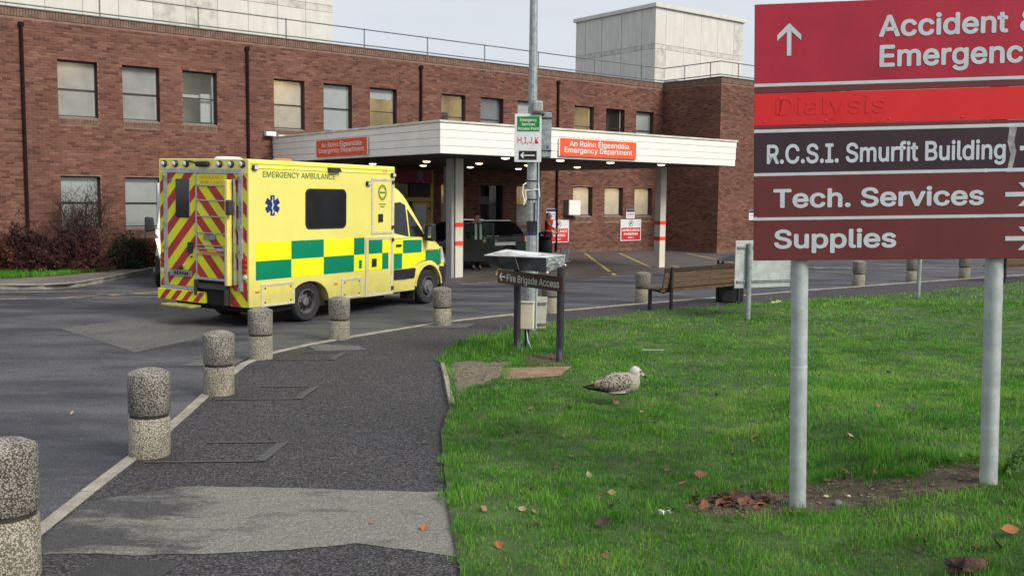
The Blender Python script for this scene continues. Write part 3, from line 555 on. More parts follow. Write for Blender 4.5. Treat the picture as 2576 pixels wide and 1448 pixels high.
# edging stones, plate, clods, stones, litter, leaves
root = thing('path_edging', 'thin pale concrete edging strip between path and bare gravelly soil', 'edging', (-.74, 11.0, 0))
for a, b in (((-.87, 12.2), (-.78, 11.45)), ((-.775, 11.40), (-.685, 10.55)), ((-.68, 10.5), (-.60, 9.82))):
    MB().obox((a[0] + .74, a[1] - 11, .03), (b[0] + .74, b[1] - 11, .03), .055, .09).build('edging_stone', 'kerb_concrete', root, bevel=.006, seg=1)
root = thing('inspection_cover', 'rusty brown ribbed inspection cover sunk in the lawn by the path', 'cover', (0, 0, .045))
MB().poly([(x, y, .012) for x, y in PLATE]).build('plate', 'rust_plate', root)
c0, c1, c2, c3 = [Vector((*p, .014)) for p in PLATE]
for k in range(1, 20): t = k / 20; MB().obox(c0.lerp(c3, t), c1.lerp(c2, t), .014, .004).build('rib', 'rust_plate', root)
MB().hexa([(-.36, 10.95, -.03), (-.14, 11.1, -.03), (-.1, 11.95, -.03), (-.33, 11.75, -.03), (-.33, 11.0, .03), (-.15, 11.12, .05), (-.11, 11.93, .05), (-.3, 11.7, .03)]).build('concrete_surround', 'soil_gravel', root, bevel=.02)

def rock(c, rx, ry, rz, seed, bumpy=.25):
    b = MB().ball((0, 0, 0), 1, 1, 1, 14, 9); r = random.Random(seed); ph = [r.uniform(0, 6) for _ in range(6)]
    for i, (x, y, z) in enumerate(b.v):
        k = 1 + bumpy * (math.sin(3 * x + ph[0]) * math.sin(4 * y + ph[1]) + .6 * math.sin(7 * z + ph[2]) * math.sin(6 * x + ph[3]))
        b.v[i] = (c[0] + x * rx * k, c[1] + y * ry * k, c[2] + z * rz * k)
    return b
crumb = MB(); rr = random.Random(31)
for poly, nn_ in ((SOIL_SIGN, 170), (SOIL_EDGE, 120), (SOIL_FIRE, 60)):
    q = np.array(poly); lo, hi = q.min(0), q.max(0); k = 0
    while k < nn_:
        x, y = rr.uniform(lo[0], hi[0]), rr.uniform(lo[1], hi[1])
        if not inside(np.array([[x, y]]), poly)[0]: continue
        k += 1; r_ = rr.uniform(.004, .014); crumb.ball((x, y, zgf(x, y) + .014), r_ * rr.uniform(.8, 1.6), r_, r_ * .7, 6, 4)
tag(crumb.build('soil_crumbs', 'soil_gravel'), 'crumbs of earth and grit strewn over the bare soil patches', 'grit', kind='stuff')
mat('clod_brown', (0.050, 0.026, 0.025), .9, .4, 9, col2=(0.13, 0.075, 0.055), thresh=(.4, .66), bump=1, bscale=50, fine=.3)
mat('stone_grey', (0.13, 0.13, 0.14), .8, .3, 8)
mat('stone_pale', (0.5, 0.42, 0.36), .8, .2, 8)
def ground_thing(name, label, cat, x, y, b, m, dz=0.0, group=None, smooth=True):
    o = b.build(name, m, None, smooth=smooth); o.location = (x, y, zgf(x, y) + dz); return tag(o, label, cat, group)
ground_thing('soil_clod', 'large crumbly dark brown clod of earth at the bottom right of the lawn', 'clod', 2.53, 5.17, rock((0, 0, 0), .115, .06, .055, 3, .35), 'clod_brown', .03)
ground_thing('stone', 'smooth grey stone half buried in bare soil under the large red sign', 'stone', 2.24, 6.5, rock((0, 0, 0), .035, .03, .026, 5, .1), 'stone_grey', .022)
ground_thing('pebble', 'small pale pink pebble on the bare soil under the large red sign', 'stone', 2.35, 6.6, rock((0, 0, 0), .016, .013, .010, 6, .1), 'stone_pale', .022)
ground_thing('pebble', 'flat whitish pebble in the soil near the foot of the left sign post', 'stone', 2.22, 6.68, rock((0, 0, 0), .020, .013, .008, 8, .1), 'stone_pale', .022)
crumple = MB(); rr = random.Random(4)
for i in range(9):
    a = Vector((rr.uniform(-.035, .035), rr.uniform(-.03, .03), rr.uniform(0, .03)))
    crumple.quad(*(a + Vector((rr.uniform(-.03, .03), rr.uniform(-.03, .03), rr.uniform(-.012, .03))) for _ in range(3)))
mat('paper', (.6, .6, .58), .7, .1)
ground_thing('crumpled_paper', 'crumpled scrap of white paper in the grass left of the sign', 'litter', 1.02, 6.29, crumple, 'paper', .03, smooth=False)
strip = MB().hexa([(-.17, -.006, 0), (.13, -.003, 0), (.13, .006, 0), (-.17, .006, 0), (-.17, -.006, .007), (.13, -.003, .005), (.13, .006, .005), (-.17, .006, .007)])
ground_thing('white_strip', 'thin white strip of litter lying in the grass behind the gull', 'litter', 1.98, 13.35, strip, 'paper', .05)
bag = MB(); mat('bag_yellow', (.75, .78, .25), .5, .2)
for i in range(10):
    a = Vector((rr.uniform(-.14, .14), rr.uniform(-.06, .06), rr.uniform(0, .05))); bag.quad(*(a + Vector((rr.uniform(-.08, .08), rr.uniform(-.05, .05), rr.uniform(-.01, .06))) for _ in range(3)))
ground_thing('crumpled_wrapper', 'crumpled pale yellow wrapper on the far edge of the lawn', 'litter', 5.38, 19.72, bag, 'bag_yellow', .05, smooth=False)

LEAVES = [(0.2, 9.6, 't'), (0.06, 8.64, 'o'), (0.46, 8.47, 't'), (-0.07, 8.55, 'p'), (0.5, 7.8, 't'), (0.36, 7.5, 'b'), (0.6, 7.26, 'p'), (0.1, 7.01, 'o'), (0.16, 6.91, 'd'), (0.45, 6.98, 'd'), (0.73, 6.83, 't'), (0.89, 6.94, 'o'), (0.98, 6.96, 'b'), (1.03, 7.61, 'b'), (1.19, 8.0, 't'), (1.49, 7.97, 't'), (1.22, 7.42, 'b'), (1.44, 7.25, 'B'), (1.28, 7.07, 'o'), (1.33, 6.85, 't'), (1.25, 6.63, 'b'), (1.31, 6.58, 'o'), (1.34, 6.54, 'b'), (1.4, 6.6, 'b'), (1.46, 6.71, 'd'), (1.11, 6.44, 'b'), (0.63, 6.72, 'b'), (0.61, 6.39, 'o'), (0.69, 6.5, 'b'), (0.6, 6.11, 'D'), (0.18, 6.1, 'p'), (-0.06, 5.73, 'o'), (0.57, 5.54, 'b'), (0.32, 5.42, 'o'), (0.09, 6.41, 'p'), (-0.18, 6.39, 't'), (0.16, 6.37, 't'), (1.36, 8.99, 'd'), (1.38, 8.75, 'p'), (1.29, 9.45, 't'), (0.6, 9.66, 'd'), (-0.29, 9.82, 'd'), (2.2, 10.28, 'd'), (4.6, 11.75, 'd'), (2.59, 9.28, 'b'), (3.72, 9.84, 'o'), (3.42, 8.92, 'o'), (4.57, 10.15, 'p'), (4.58, 9.91, 't'), (3.71, 8.89, 'd'), (2.16, 8.46, 'o'), (2.28, 8.42, 'b'), (1.84, 7.89, 'd'), (2.04, 7.87, 'd'), (1.91, 7.74, 'o'), (3.57, 7.88, 'o'), (2.8, 7.87, 'p'), (2.8, 6.68, 'o'), (2.34, 7.02, 'b'), (2.5, 7.11, 't'), (2.66, 6.95, 't'), (1.8, 6.84, 'b'), (1.71, 6.72, 'd'), (1.6, 6.57, 'b'), (1.53, 6.51, 'g'), (1.72, 6.54, 'o'), (1.62, 6.42, 'd'), (1.88, 6.36, 'o'), (2.89, 5.48, 'O'), (2.66, 5.41, 'b'), (2.75, 5.34, 'D'), (2.67, 5.23, 't'), (2.43, 5.75, 'd'), (2.41, 5.56, 'd'), (2.48, 5.68, 'p'),
          (1.45, 6.58, 'b'), (1.52, 6.66, 'o'), (1.55, 6.78, 'd'), (1.66, 6.62, 'b'), (1.38, 6.48, 'd'), (1.78, 6.6, 'b'), (2.15, 7.02, 'd'), (2.45, 7.0, 'b'), (3.15, 6.85, 'd'), (3.0, 6.8, 'b'), (-.9, 6.2, 'O2'), (-.55, 6.1, 'o'), (-.75, 8.3, 'p'), (-4.4, 11.8, 'y'), (-4.55, 8.4, 'y'), (-4.3, 9.4, 'p'), (-3.9, 11.0, 'p')]
_r = random.Random(12)
LEAVES += [(round(_r.uniform(1.28, 1.85), 2), round(_r.uniform(6.38, 6.80), 2), _r.choice('bbddbog')) for _ in range(26)]
LCOL = {'t': ('tan', (.20, .12, .06), (.32, .22, .12)), 'o': ('orange brown', (.24, .085, .03), (.36, .15, .055)), 'p': ('pale straw coloured', (.27, .21, .12), (.40, .33, .20)), 'b': ('russet brown', (.12, .05, .03), (.22, .10, .055)), 'd': ('dark rotting', (.030, .020, .016), (.075, .048, .036)), 'g': ('grey brown', (.22, .18, .15), (.30, .25, .21)), 'y': ('yellow', (.52, .34, .10), (.62, .46, .2))}
for k, (nm, a, b) in LCOL.items(): mat('leaf_' + k, a, .75, .1, 30, col2=b, thresh=(.3, .7))
def leaf_mesh(k, seed):
    r = random.Random(seed); b = MB(); n = 5; cur = r.uniform(.2, .7); tw = r.uniform(-.5, .5); fold = r.uniform(.15, .5)
    wid = [0.02, .30, .42, .30, .03]; pts = []
    for i in range(n):
        t = i / (n - 1) - .5; zc = cur * (t * t * 1.4) + tw * t * .2
        pts.append([(t, -wid[i] * r.uniform(.8, 1.1), zc + fold * wid[i]), (t, 0, zc), (t, wid[i] * r.uniform(.8, 1.1), zc + fold * wid[i] * r.uniform(.3, 1.2))])
    for i in range(n - 1):
        for j in range(2): b.quad(pts[i][j], pts[i + 1][j], pts[i + 1][j + 1], pts[i][j + 1])
    b.tube([(-.5, 0, pts[0][1][2]), (-.78, .03, pts[0][1][2] + .12)], .02, 4)
    o = b.build('fallen_leaf', 'leaf_' + k, smooth=True, fix=False); return o
protos = {}
for i, (x, y, k) in enumerate(LEAVES):
    big = k[0] in 'BDO'; kk = k[0].lower(); key = (kk, i % 3)
    if key not in protos: o = protos[key] = leaf_mesh(kk, i + 3)
    else: o = protos[key].copy(); COL.objects.link(o)
    s = {'B': .115, 'D': .105, 'O': .105}.get(k[0], (.048 + .024 * random.random()) * (1.35 if 1.2 < x < 1.9 and 6.3 < y < 6.9 else 1)); 
    if k == 'O2': s = .04
    on = inside(np.array([[x, y]]), LAWN)[0]; onp = x > -3.0
    o.location = (x, y, (zgf(x, y) + (.016 if not big else .035)) if on else (.034 if onp else .012)); o.scale = (s, s * .9, s); o.rotation_euler = (random.uniform(-.8, .8), random.uniform(-.7, .7), random.uniform(0, 6.28))
    nm = LCOL[kk][0]
    if k == 'O': o.rotation_euler = (.55, 0.05, 0.1); tag(o, 'large clean orange leaf lying alone in the grass at the right edge', 'leaf', 'fallen leaves')
    elif k == 'B': o.rotation_euler = (.7, .2, .4); tag(o, 'large russet leaf standing up in the grass left of the sign post', 'leaf', 'fallen leaves')
    elif k == 'D' and x < 1: tag(o, 'large curled dark purple brown leaf in the middle of the near lawn', 'leaf', 'fallen leaves')
    elif k == 'D': tag(o, 'dark wilted leaf just below the large orange leaf', 'leaf', 'fallen leaves')
    elif not on: tag(o, f'small {nm} leaf lying on the tarmac', 'leaf', f'{nm} leaves on the tarmac')
    else: tag(o, f'small curled {nm} fallen leaf lying in the lawn', 'leaf', f'{nm} leaves fallen on the lawn')
# ------------------------------------------------------------------ hospital building
hosp = thing('hospital_building', 'two storey red brown brick hospital building with flat roof and rows of square windows', 'building', BO, TH)
ROOF = 7.10
MOD = [-31.50, -25.13, -18.75, -12.37, -6.02]
wins = []           # (u0,u1,z0,z1,kind,label)
for m in MOD:
    for k in range(3): wins.append([m + .93 + 1.735 * k, m + .93 + 1.735 * k + 1.055, 4.28, 5.85, 'frost'])
kinds = ['blind', 'blind', 'frost', 'frost_lamp', 'frost_bar', 'clear_lamp', 'frost_warm', 'blind', 'warm_blind', 'warm_tv', 'pattern', 'blind', 'warm', 'clear', 'blind_low']
for w, k in zip(wins, kinds): w[4] = k
for m, ks in ((MOD[0], ('blind',) * 3), (MOD[1], ('reflect', 'blind', 'blind')), (MOD[2], ('blind', 'blind', None)), (MOD[3], ('warm_half', 'dark', 'warm_top')), (MOD[4], ('frost_glow', 'frost_cream', 'frost_glow2'))):
    for k, kk in enumerate(ks):
        if kk:
            lo = 1.47 if m == MOD[4] else 1.18
            wins.append([m + .93 + 1.735 * k, m + .93 + 1.735 * k + 1.055, lo, 2.66, kk])
DOOR = (-15.4, -11.75, 0.0, 3.14)
openA = [tuple(w[:4]) for w in wins] + [DOOR]
def wall_mesh(x0, x1, z0, z1, ops, f):
    xs = sorted({x0, x1} | {v for o in ops for v in o[:2] if x0 < v < x1}); zs = sorted({z0, z1} | {v for o in ops for v in o[2:4] if z0 < v < z1}); b = MB()
    for a, c in zip(xs, xs[1:]):
        for d, e in zip(zs, zs[1:]):
            if any(o[0] <= a and c <= o[1] and o[2] <= d and e <= o[3] for o in ops): continue
            b.quad(f(a, d, 0), f(c, d, 0), f(c, e, 0), f(a, e, 0))
    return b
BRICK = []      # per wall: list of (s0,s1,z0,z1)
def courses(x0, x1, z0, z1, ops, seed):
    r = random.Random(seed); out = []; row = 0; z = z0
    while z + .065 <= z1 + 1e-6:
        iv = [(x0, x1)]
        for o in ops:
            if o[2] < z + .07 and o[3] > z - .005:
                nv = []
                for a, c in iv:
                    if o[1] <= a or o[0] >= c: nv.append((a, c)); continue
                    if o[0] > a: nv.append((a, o[0]))
                    if o[1] < c: nv.append((o[1], c))
                iv = nv
        sh = (row % 2) * .1125
        for a, c in iv:
            k = math.floor((a - x0 - sh) / .225); s = x0 + sh + k * .225
            while s < c:
                p, q = max(s, a), min(s + .215, c)
                if q - p > .03: out.append((p, q, z, z + .065))
                s += .225
        z += .075; row += 1
    return out
def brick_blocks(name, lst, f, parent, d=.009, tone_seed=1, material='brick'):
    r = np.random.default_rng(tone_seed); b = MB(); tn = []
    for (p, q, z0, z1) in lst:
        k = len(b.v); o = r.uniform(-.002, .002)
        b.v += [f(p, z0, 0), f(q, z0, 0), f(q, z1, 0), f(p, z1, 0), f(p + .002, z0 + .002, d + o), f(q - .002, z0 + .002, d + o), f(q - .002, z1 - .002, d + o), f(p + .002, z1 - .002, d + o)]
        b.f += [(k + 4, k + 5, k + 6, k + 7), (k, k + 1, k + 5, k + 4), (k + 1, k + 2, k + 6, k + 5), (k + 2, k + 3, k + 7, k + 6), (k + 3, k, k + 4, k + 7)]; tn += [r.random()] * 5
    o = b.build(name, material, parent, tone=tn, fix=False); o['kind'] = 'stuff'; return o
fA = lambda s, z, d: (s, -d, z)
fB = lambda s, z, d: (-d, -s, z)             # return wall, s from inner corner towards the front
fC = lambda s, z, d: (s, -3.15 - d, z)
XA0 = -32.0
topz = ROOF - .215
sills = [(w[0], w[1], w[2] - .215, w[2]) for w in wins]
wallA = wall_mesh(XA0, 0, 0, ROOF, openA, fA).build('main_wall', 'mortar', hosp, fix=False)
wallB = wall_mesh(0, 3.15, 0, ROOF, [], fB).build('return_wall', 'mortar', hosp, fix=False)
wallC = wall_mesh(0, 22, 0, ROOF, [], fC).build('wing_wall', 'mortar', hosp, fix=False)
opsA = openA + sills
bA = courses(XA0 + .005, -.002, .155, topz, opsA, 1); bB = courses(.012, 3.15, .155, topz, [], 2); bC = courses(-.009, 12.0, .155, topz, [], 3)
# nearest bricks stand alone, the rest is one piece
cl = Vector(((Vector((0, 0, 0)) - BO).dot(BU), -((Vector((0, 0, 0)) - BO).dot(BN)), CAM_H))
full = [b for b in bA if b[1] - b[0] > .214 and b[0] > -25.45 and b[2] > 2.75 and b[1] < -18]
full.sort(key=lambda b: (Vector((b[0], 0, b[2])) - cl).length); near = set(full[:300])
bm0 = MB(); d = .009
bm0.v = [fA(-.1075, -.0325, 0), fA(.1075, -.0325, 0), fA(.1075, .0325, 0), fA(-.1075, .0325, 0), fA(-.1055, -.0305, d), fA(.1055, -.0305, d), fA(.1055, .0305, d), fA(-.1055, .0305, d)]
bm0.f = [(4, 5, 6, 7), (0, 1, 5, 4), (1, 2, 6, 5), (2, 3, 7, 6), (3, 0, 4, 7)]
proto = None
for b in full[:300]:
    if proto is None: o = proto = bm0.build('brick', 'brick', wallA, tone=[0.0] * 5, fix=False)
    else: o = proto.copy(); COL.objects.link(o)
    o.location = ((b[0] + b[1]) / 2, 0, (b[2] + b[3]) / 2)
brick_blocks('bricks', [b for b in bA if b not in near], fA, wallA, tone_seed=2)
brick_blocks('bricks', bB, fB, wallB, tone_seed=3); brick_blocks('bricks', bC, fC, wallC, tone_seed=4)
# soldier courses: plinth, parapet band, sills
def soldiers(x0, x1, z0, z1, step=.075): return [(x0 + i * step, x0 + i * step + step - .009, z0, z1) for i in range(int((x1 - x0) / step))]
brick_blocks('soldier_course', soldiers(XA0, 0, topz + .004, ROOF, .075), fA, wallA, .022, 5, 'coping'); brick_blocks('soldier_course', soldiers(.02, 3.15, topz + .004, ROOF), fB, wallB, .022, 6, 'coping'); brick_blocks('soldier_course', soldiers(-.02, 14, topz + .004, ROOF), fC, wallC, .022, 7, 'coping')
pl = [s for s in soldiers(XA0, 0, 0, .145) if not (DOOR[0] - .05 < s[0] < DOOR[1])]
brick_blocks('plinth_course', pl, fA, wallA, .012, 8, 'coping'); brick_blocks('plinth_course', soldiers(.02, 3.15, 0, .145), fB, wallB, .012, 9, 'coping'); brick_blocks('plinth_course', soldiers(-.01, 14, 0, .145), fC, wallC, .012, 10, 'coping')
for (a, c, z0, z1) in sills:
    b = MB(); tn = []
    for s in soldiers(a, c + .01, z0, z1 - .02, .0755):
        b.hexa([(s[0], .0, s[2]), (s[1], .0, s[2]), (s[1], .18, s[2]), (s[0], .18, s[2]), (s[0], -.028, s[3] - .03), (s[1], -.028, s[3] - .03), (s[1], .18, s[3] + .012), (s[0], .18, s[3] + .012)]); tn += [random.random()] * 6
    b.build('brick_sill', 'coping', hosp, fix=True)
# metal flashing, roof slab
MB().box(XA0, .02, -.045, .35, ROOF + .004, ROOF + .035).box(-.02, 22, -3.2, -2.8, ROOF + .006, ROOF + .037).box(-.045, .33, -3.15, -.04, ROOF + .005, ROOF + .036).build('flashing', 'roof_felt', hosp)
MB().box(XA0, 22, .36, 26, ROOF - .35, ROOF - .22).box(.34, 22, -2.79, .355, ROOF - .35, ROOF - .22).build('roof', 'roof_felt', hosp)
MB().box(XA0, 22, 25.9, 26.1, 0, ROOF).box(XA0 - .1, XA0 - .002, 0, 26, 0, ROOF).box(22.002, 22.1, -3.15, 26, 0, ROOF).build('back_wall', 'brick_dark', hosp)
for m in MOD[1:]:
    MB().cyl((m + .04, -.05, 4.06 if m == MOD[3] else .1), (m + .04, -.05, 6.66), .048, n=12).build('downpipe', 'joint_dark', hosp, smooth=True)
    MB().box(m - .03, m + .11, -.11, -.012, 6.62, 6.74).build('hopper', 'joint_dark', hosp, bevel=.02)

# windows
REV = .20
def win(u0, u1, z0, z1, kind):
    f = MB(); t = .036; y0, y1 = REV - .03, REV + .03
    f.box(u0, u0 + t, y0, y1, z0, z1).box(u1 - t, u1, y0, y1, z0, z1).box(u0 + t, u1 - t, y0, y1, z0, z0 + t + .03).box(u0 + t, u1 - t, y0, y1, z1 - t, z1)
    zm = z0 + (z1 - z0) * .5; low = z0 + t + .03
    f.box(u0 + t, u1 - t, y0 - .006, y1, zm - .015, zm + .015) if (z1 - z0) > 1.3 else None
    w = f.build('window', 'frame_brown', hosp)
    MB().quad((u0, 0, z1), (u0, REV, z1), (u0, REV, z0), (u0, 0, z0)).quad((u1, 0, z0), (u1, REV, z0), (u1, REV, z1), (u1, 0, z1)).quad((u0, 0, z1), (u1, 0, z1), (u1, REV, z1), (u0, REV, z1)).build('reveal', 'brick_dark', w, fix=False)
    MB().hexa([(u0 + .01, REV - .12, z0), (u1 - .01, REV - .12, z0), (u1 - .01, REV, z0 + .01), (u0 + .01, REV, z0 + .01), (u0 + .01, REV - .12, z0 + .02), (u1 - .01, REV - .12, z0 + .02), (u1 - .01, REV, z0 + .045), (u0 + .01, REV, z0 + .045)]).build('sill', 'frame_grey', w)
    g = {'frost': 'glass_frosted', 'frost_lamp': 'glass_frosted', 'frost_bar': 'glass_frosted', 'frost_warm': 'glass_frosted', 'frost_glow': 'glass_frosted', 'frost_glow2': 'glass_frosted', 'frost_cream': 'glass_frosted', 'pattern': 'glass_pattern', 'reflect': 'glass_clear'}.get(kind, 'glass_clear')
    for a, c in ((low, zm - .022), (zm + .022, z1 - t)) if (z1 - z0) > 1.3 else ((low, z1 - t),):
        MB().quad((u0 + t, REV, a), (u1 - t, REV, a), (u1 - t, REV, c), (u0 + t, REV, c)).build('pane', g, w, fix=False)
        if kind not in ('dark', 'pattern'): MB().box(u1 - t - .05, u1 - t, REV + .004, REV + .028, a, c).build('inner_stile', 'blind_white', w)
    # the room behind
    D = 1.3; wallm = 'room_cream' if ('warm' in kind or 'glow' in kind or 'cream' in kind) else 'room_grey'
    if kind == 'dark': wallm = 'brick_dark'
    a, c, e, h = u0 - .3, u1 + .3, z0 - .1, z1 + .12
    MB().quad((a, REV + D, e), (c, REV + D, e), (c, REV + D, h), (a, REV + D, h)).quad((a, REV + .05, e), (a, REV + D, e), (a, REV + D, h), (a, REV + .05, h)).quad((c, REV + .05, e), (c, REV + D, e), (c, REV + D, h), (c, REV + .05, h)).quad((a, REV + .05, h), (c, REV + .05, h), (c, REV + D, h), (a, REV + D, h)).quad((a, REV + .05, e), (c, REV + .05, e), (c, REV + D, e), (a, REV + D, e)).build('room', wallm, w, fix=False)
    bl = {'blind': (z0, z1), 'blind_low': (z0 + .35, z1), 'warm_blind': (z1 - .42, z1), 'reflect': (z0, z1), 'clear': (z0, z0 + .45)}.get(kind)
    if bl: MB().box(u0 + t + .01, u1 - t - .055, REV + .03, REV + .04, bl[0] + t + .03, bl[1] - t).build('blind', 'blind_white', w)
    lamps = {'frost_lamp': [(u0 + .25, z1 - .16)], 'clear_lamp': [(u0 + .35, z1 - .1)], 'frost_warm': [(u0 + .2, z1 - .3)], 'warm_blind': [(u0 + .5, z1 - .05)], 'warm_tv': [(u0 + .5, z1 - .05)], 'warm': [(u0 + .3, z1 - .05)], 'warm_half': [(u0 + .3, z1 - .02)], 'warm_top': [(u0 + .4, z1 - .02)], 'frost_glow': [(u0 + .5, z1 - .05)], 'frost_glow2': [(u0 + .3, z1 - .05)], 'frost_cream': [(u0 + .5, z1 - .02)]}.get(kind, [])
    for lx, lz in lamps:
        k = .55 if kind in ('frost_lamp', 'clear_lamp') else 1
        MB().box(lx - .22 * k, lx + .22 * k, REV + .35, REV + .35 + .5 * k, h - .05, h - .03).build('room_lamp', 'room_lamp', w)
    if kind == 'frost_bar': MB().box(u0 + t, u1 - t, REV + .05, REV + .07, zm + .03, zm + .09).box(u0 + t, u1 - .35, REV + .08, REV + .1, low, low + .1).build('shelf', 'frame_grey', w)
    if kind == 'clear_lamp': MB().box(u1 - .40, u1 - .07, REV + .12, REV + .16, z0 + .1, z0 + .95).box(u0 + .06, u1 - .45, REV + .12, REV + .2, zm + .02, zm + .12).build('stacked_box', 'blind_white', w)
    if kind == 'warm_tv': MB().box(u0 + .15, u0 + .62, REV + .3, REV + .36, zm - .1, zm + .18).build('screen', 'black_plastic', w)
    if kind == 'clear': MB().box(u0 + .52, u0 + .62, REV + .3, REV + .36, z0, z1).build('curtain', 'bench_wood', w)
    if kind in ('warm_half', 'warm_top'): MB().box(u0 + t, u1 - t - .02, REV + .05, REV + .065, low, zm - .02).build('half_blind', 'cream_panel', w)
    if kind == 'warm_half': MB().box(u0 + .05, u1 - .06, REV + .2, REV + .25, zm + .05, zm + .32).box(u0 + .02, u1 - .05, REV + .18, REV + .3, zm + .02, zm + .05).build('shelf', 'blind_white', w)
    if kind == 'dark': MB().box(u0 + .08, u1 - .1, REV + .3, REV + .35, zm, zm + .3).build('shelf', 'frame_grey', w)
    if kind == 'pattern': MB().box(u0 + .05, u1 - .05, REV + .3, REV + .32, z0, z1 - .05).build('net_curtain', 'frame_grey', w)
    return w
for w in wins: win(*w)

# entrance doorway
dz0, dz1 = 0.0, 3.14
ent = MB(); ux0, ux1 = DOOR[0], DOOR[1]
for x in (ux0, ux0 + 1.0, ux0 + 2.05, ux1 - .12): ent.box(x, x + .12, .03, .15, 0, 3.12)
ent.box(ux0 + .12, ux1 - .12, .035, .145, 2.02, 2.16)
door = ent.build('entrance_frame', 'yellow_timber', hosp)
MB().quad((ux0, 0, dz1), (ux0, .5, dz1), (ux0, .5, 0), (ux0, 0, 0)).quad((ux1, 0, 0), (ux1, .5, 0), (ux1, .5, dz1), (ux1, 0, dz1)).quad((ux0, .9, 0), (ux1, .9, 0), (ux1, .9, dz1), (ux0, .9, dz1)).quad((ux0, 0, dz1), (ux1, 0, dz1), (ux1, .9, dz1), (ux0, .9, dz1)).build('lobby', 'room_grey', door, fix=False)
lf = MB(); a, c = -12.60, -11.9
lf.box(a, a + .09, .05, .12, .02, 2.0).box(c - .09, c, .05, .12, .02, 2.0).box(a + .09, c - .09, .05, .12, 1.9, 2.0).box(a + .09, c - .09, .05, .12, .02, .25); leaf = lf.build('door_leaf', 'yellow_timber', hosp)
MB().quad((a + .09, .08, .25), (c - .09, .08, .25), (c - .09, .08, 1.9), (a + .09, .08, 1.9)).build('pane', 'glass_pattern', leaf, fix=False)
MB().box(c - .06, c + .03, .02, .05, .62, .72).box(c - .06, c + .03, .02, .05, 1.72, 1.8).build('hinge', 'black_plastic', leaf)
MB().box(a + .42, a + .6, .066, .072, 1.05, 1.2).build('notice', 'notice_white', leaf)
for p, q in ((ux0 + .12, ux0 + 1.0), (ux0 + 1.12, ux0 + 2.05)): MB().quad((p, .09, .05), (q, .09, .05), (q, .09, 2.0), (p, .09, 2.0)).build('side_pane', 'glass_pattern', door, fix=False)
MB().box(-13.3, -12.85, .02, .06, 2.2, 2.62).build('fanlight_frame', 'yellow_timber', door); MB().box(-13.25, -12.9, .012, .02, 2.24, 2.58).build('fanlight_pane', 'frame_grey', door)
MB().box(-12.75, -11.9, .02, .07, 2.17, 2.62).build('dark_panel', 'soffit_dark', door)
# red board with a crest over the door
brd = thing('entrance_board', 'dark crimson name board with grey crest above the yellow entrance door', 'sign', W(-13.6, .03, 2.66), TH)
MB().box(-1.8, 1.72, -.03, -.0, 0, .46).build('panel', 'crimson_board', brd)
cr = MB(); sh = [(-.10, .14), (-.085, .06), (0, .0), (.085, .06), (.10, .14), (.10, .30), (-.10, .30)]
cr.prism([(x, z + .09) for x, z in sh], lambda x, z: (x + 1.22, -.036, z), lambda x, z: (x + 1.22, -.031, z))
cr.prism([(.13 * math.cos(t), .11 + .10 * math.sin(t)) for t in np.linspace(math.pi * 1.05, math.pi * 1.95, 9)] + [(.17 * math.cos(t), .11 + .07 * math.sin(t) - .03) for t in np.linspace(math.pi * 1.95, math.pi * 1.05, 9)], lambda x, z: (x + 1.22, -.038, z + .02), lambda x, z: (x + 1.22, -.031, z + .02))
cr.ball((1.22, -.034, .42), .05, .006, .03, 10, 6); cr.build('crest', 'crest_grey', brd)
for k, (x, z, w) in enumerate(((-.1, .30, .5), (.55, .31, .35), (-.1, .13, .62))): MB().box(x, x + w, -.034, -.031, z, z + .03).build('faded_line', 'sign_red', brd)

# concrete blocks standing on the roof
def panelled(name, label, cat, x0, x1, y0, y1, z0, z1, rows, fx, sx, slab=False):
    t = thing(name, label, cat, W(x0, -y0, 0), TH)
    L, Dp = x1 - x0, y1 - y0
    MB().box(.03, L - .03, .03, Dp - .03, z0, z1 - .02).build('core', 'concrete_stained', t)
    for ri, (a, c) in enumerate(rows):
        m = 'concrete_stained' if c - a < .4 else 'concrete_panel'
        for p, q in zip(fx, fx[1:]): MB().box(p + .008, q - .008, 0, .028, a + .008, c - .008).build('panel', m if (ri + int(p * 7)) % 9 else 'concrete_stained', t)
        for p, q in zip(sx, sx[1:]): 
            MB().box(0, .028, p + .03, q - .008, a + .008, c - .008).build('panel', m, t)
            MB().box(L - .028, L, p + .03, q - .008, a + .008, c - .008).build('panel', m, t)
    if slab: MB().box(-.12, L + .12, -.12, Dp + .12, z1, z1 + .2).build('roof_slab', 'concrete_panel', t, bevel=.01)
    return t
panelled('roof_plant_tower', 'square pale concrete panelled tower on the roof of the right wing', 'tower', 5.7, 12.64, 6.0, 12.05, 6.75, 11.9, [(6.75, 9.84), (9.84, 10.08), (10.08, 11.9)], [0, .78, 2.13, 3.48, 4.83, 6.15, 6.94], [0, .95, 2.45, 3.95, 5.25, 6.05], True)
fx = [0.0]; 
while fx[-1] < 18.6: fx.append(fx[-1] + 1.17)
panelled('roof_plant_block', 'long pale concrete panelled block on the roof at the left', 'building', -12.55 - fx[-1], -12.55, 6.0, 14.0, 6.75, 14.2, [(6.75, 9.36), (9.36, 9.62), (9.62, 12.0), (12.0, 14.2)], fx, [0, 1.2, 2.4, 3.6, 4.8, 6.0, 7.2, 8.0])
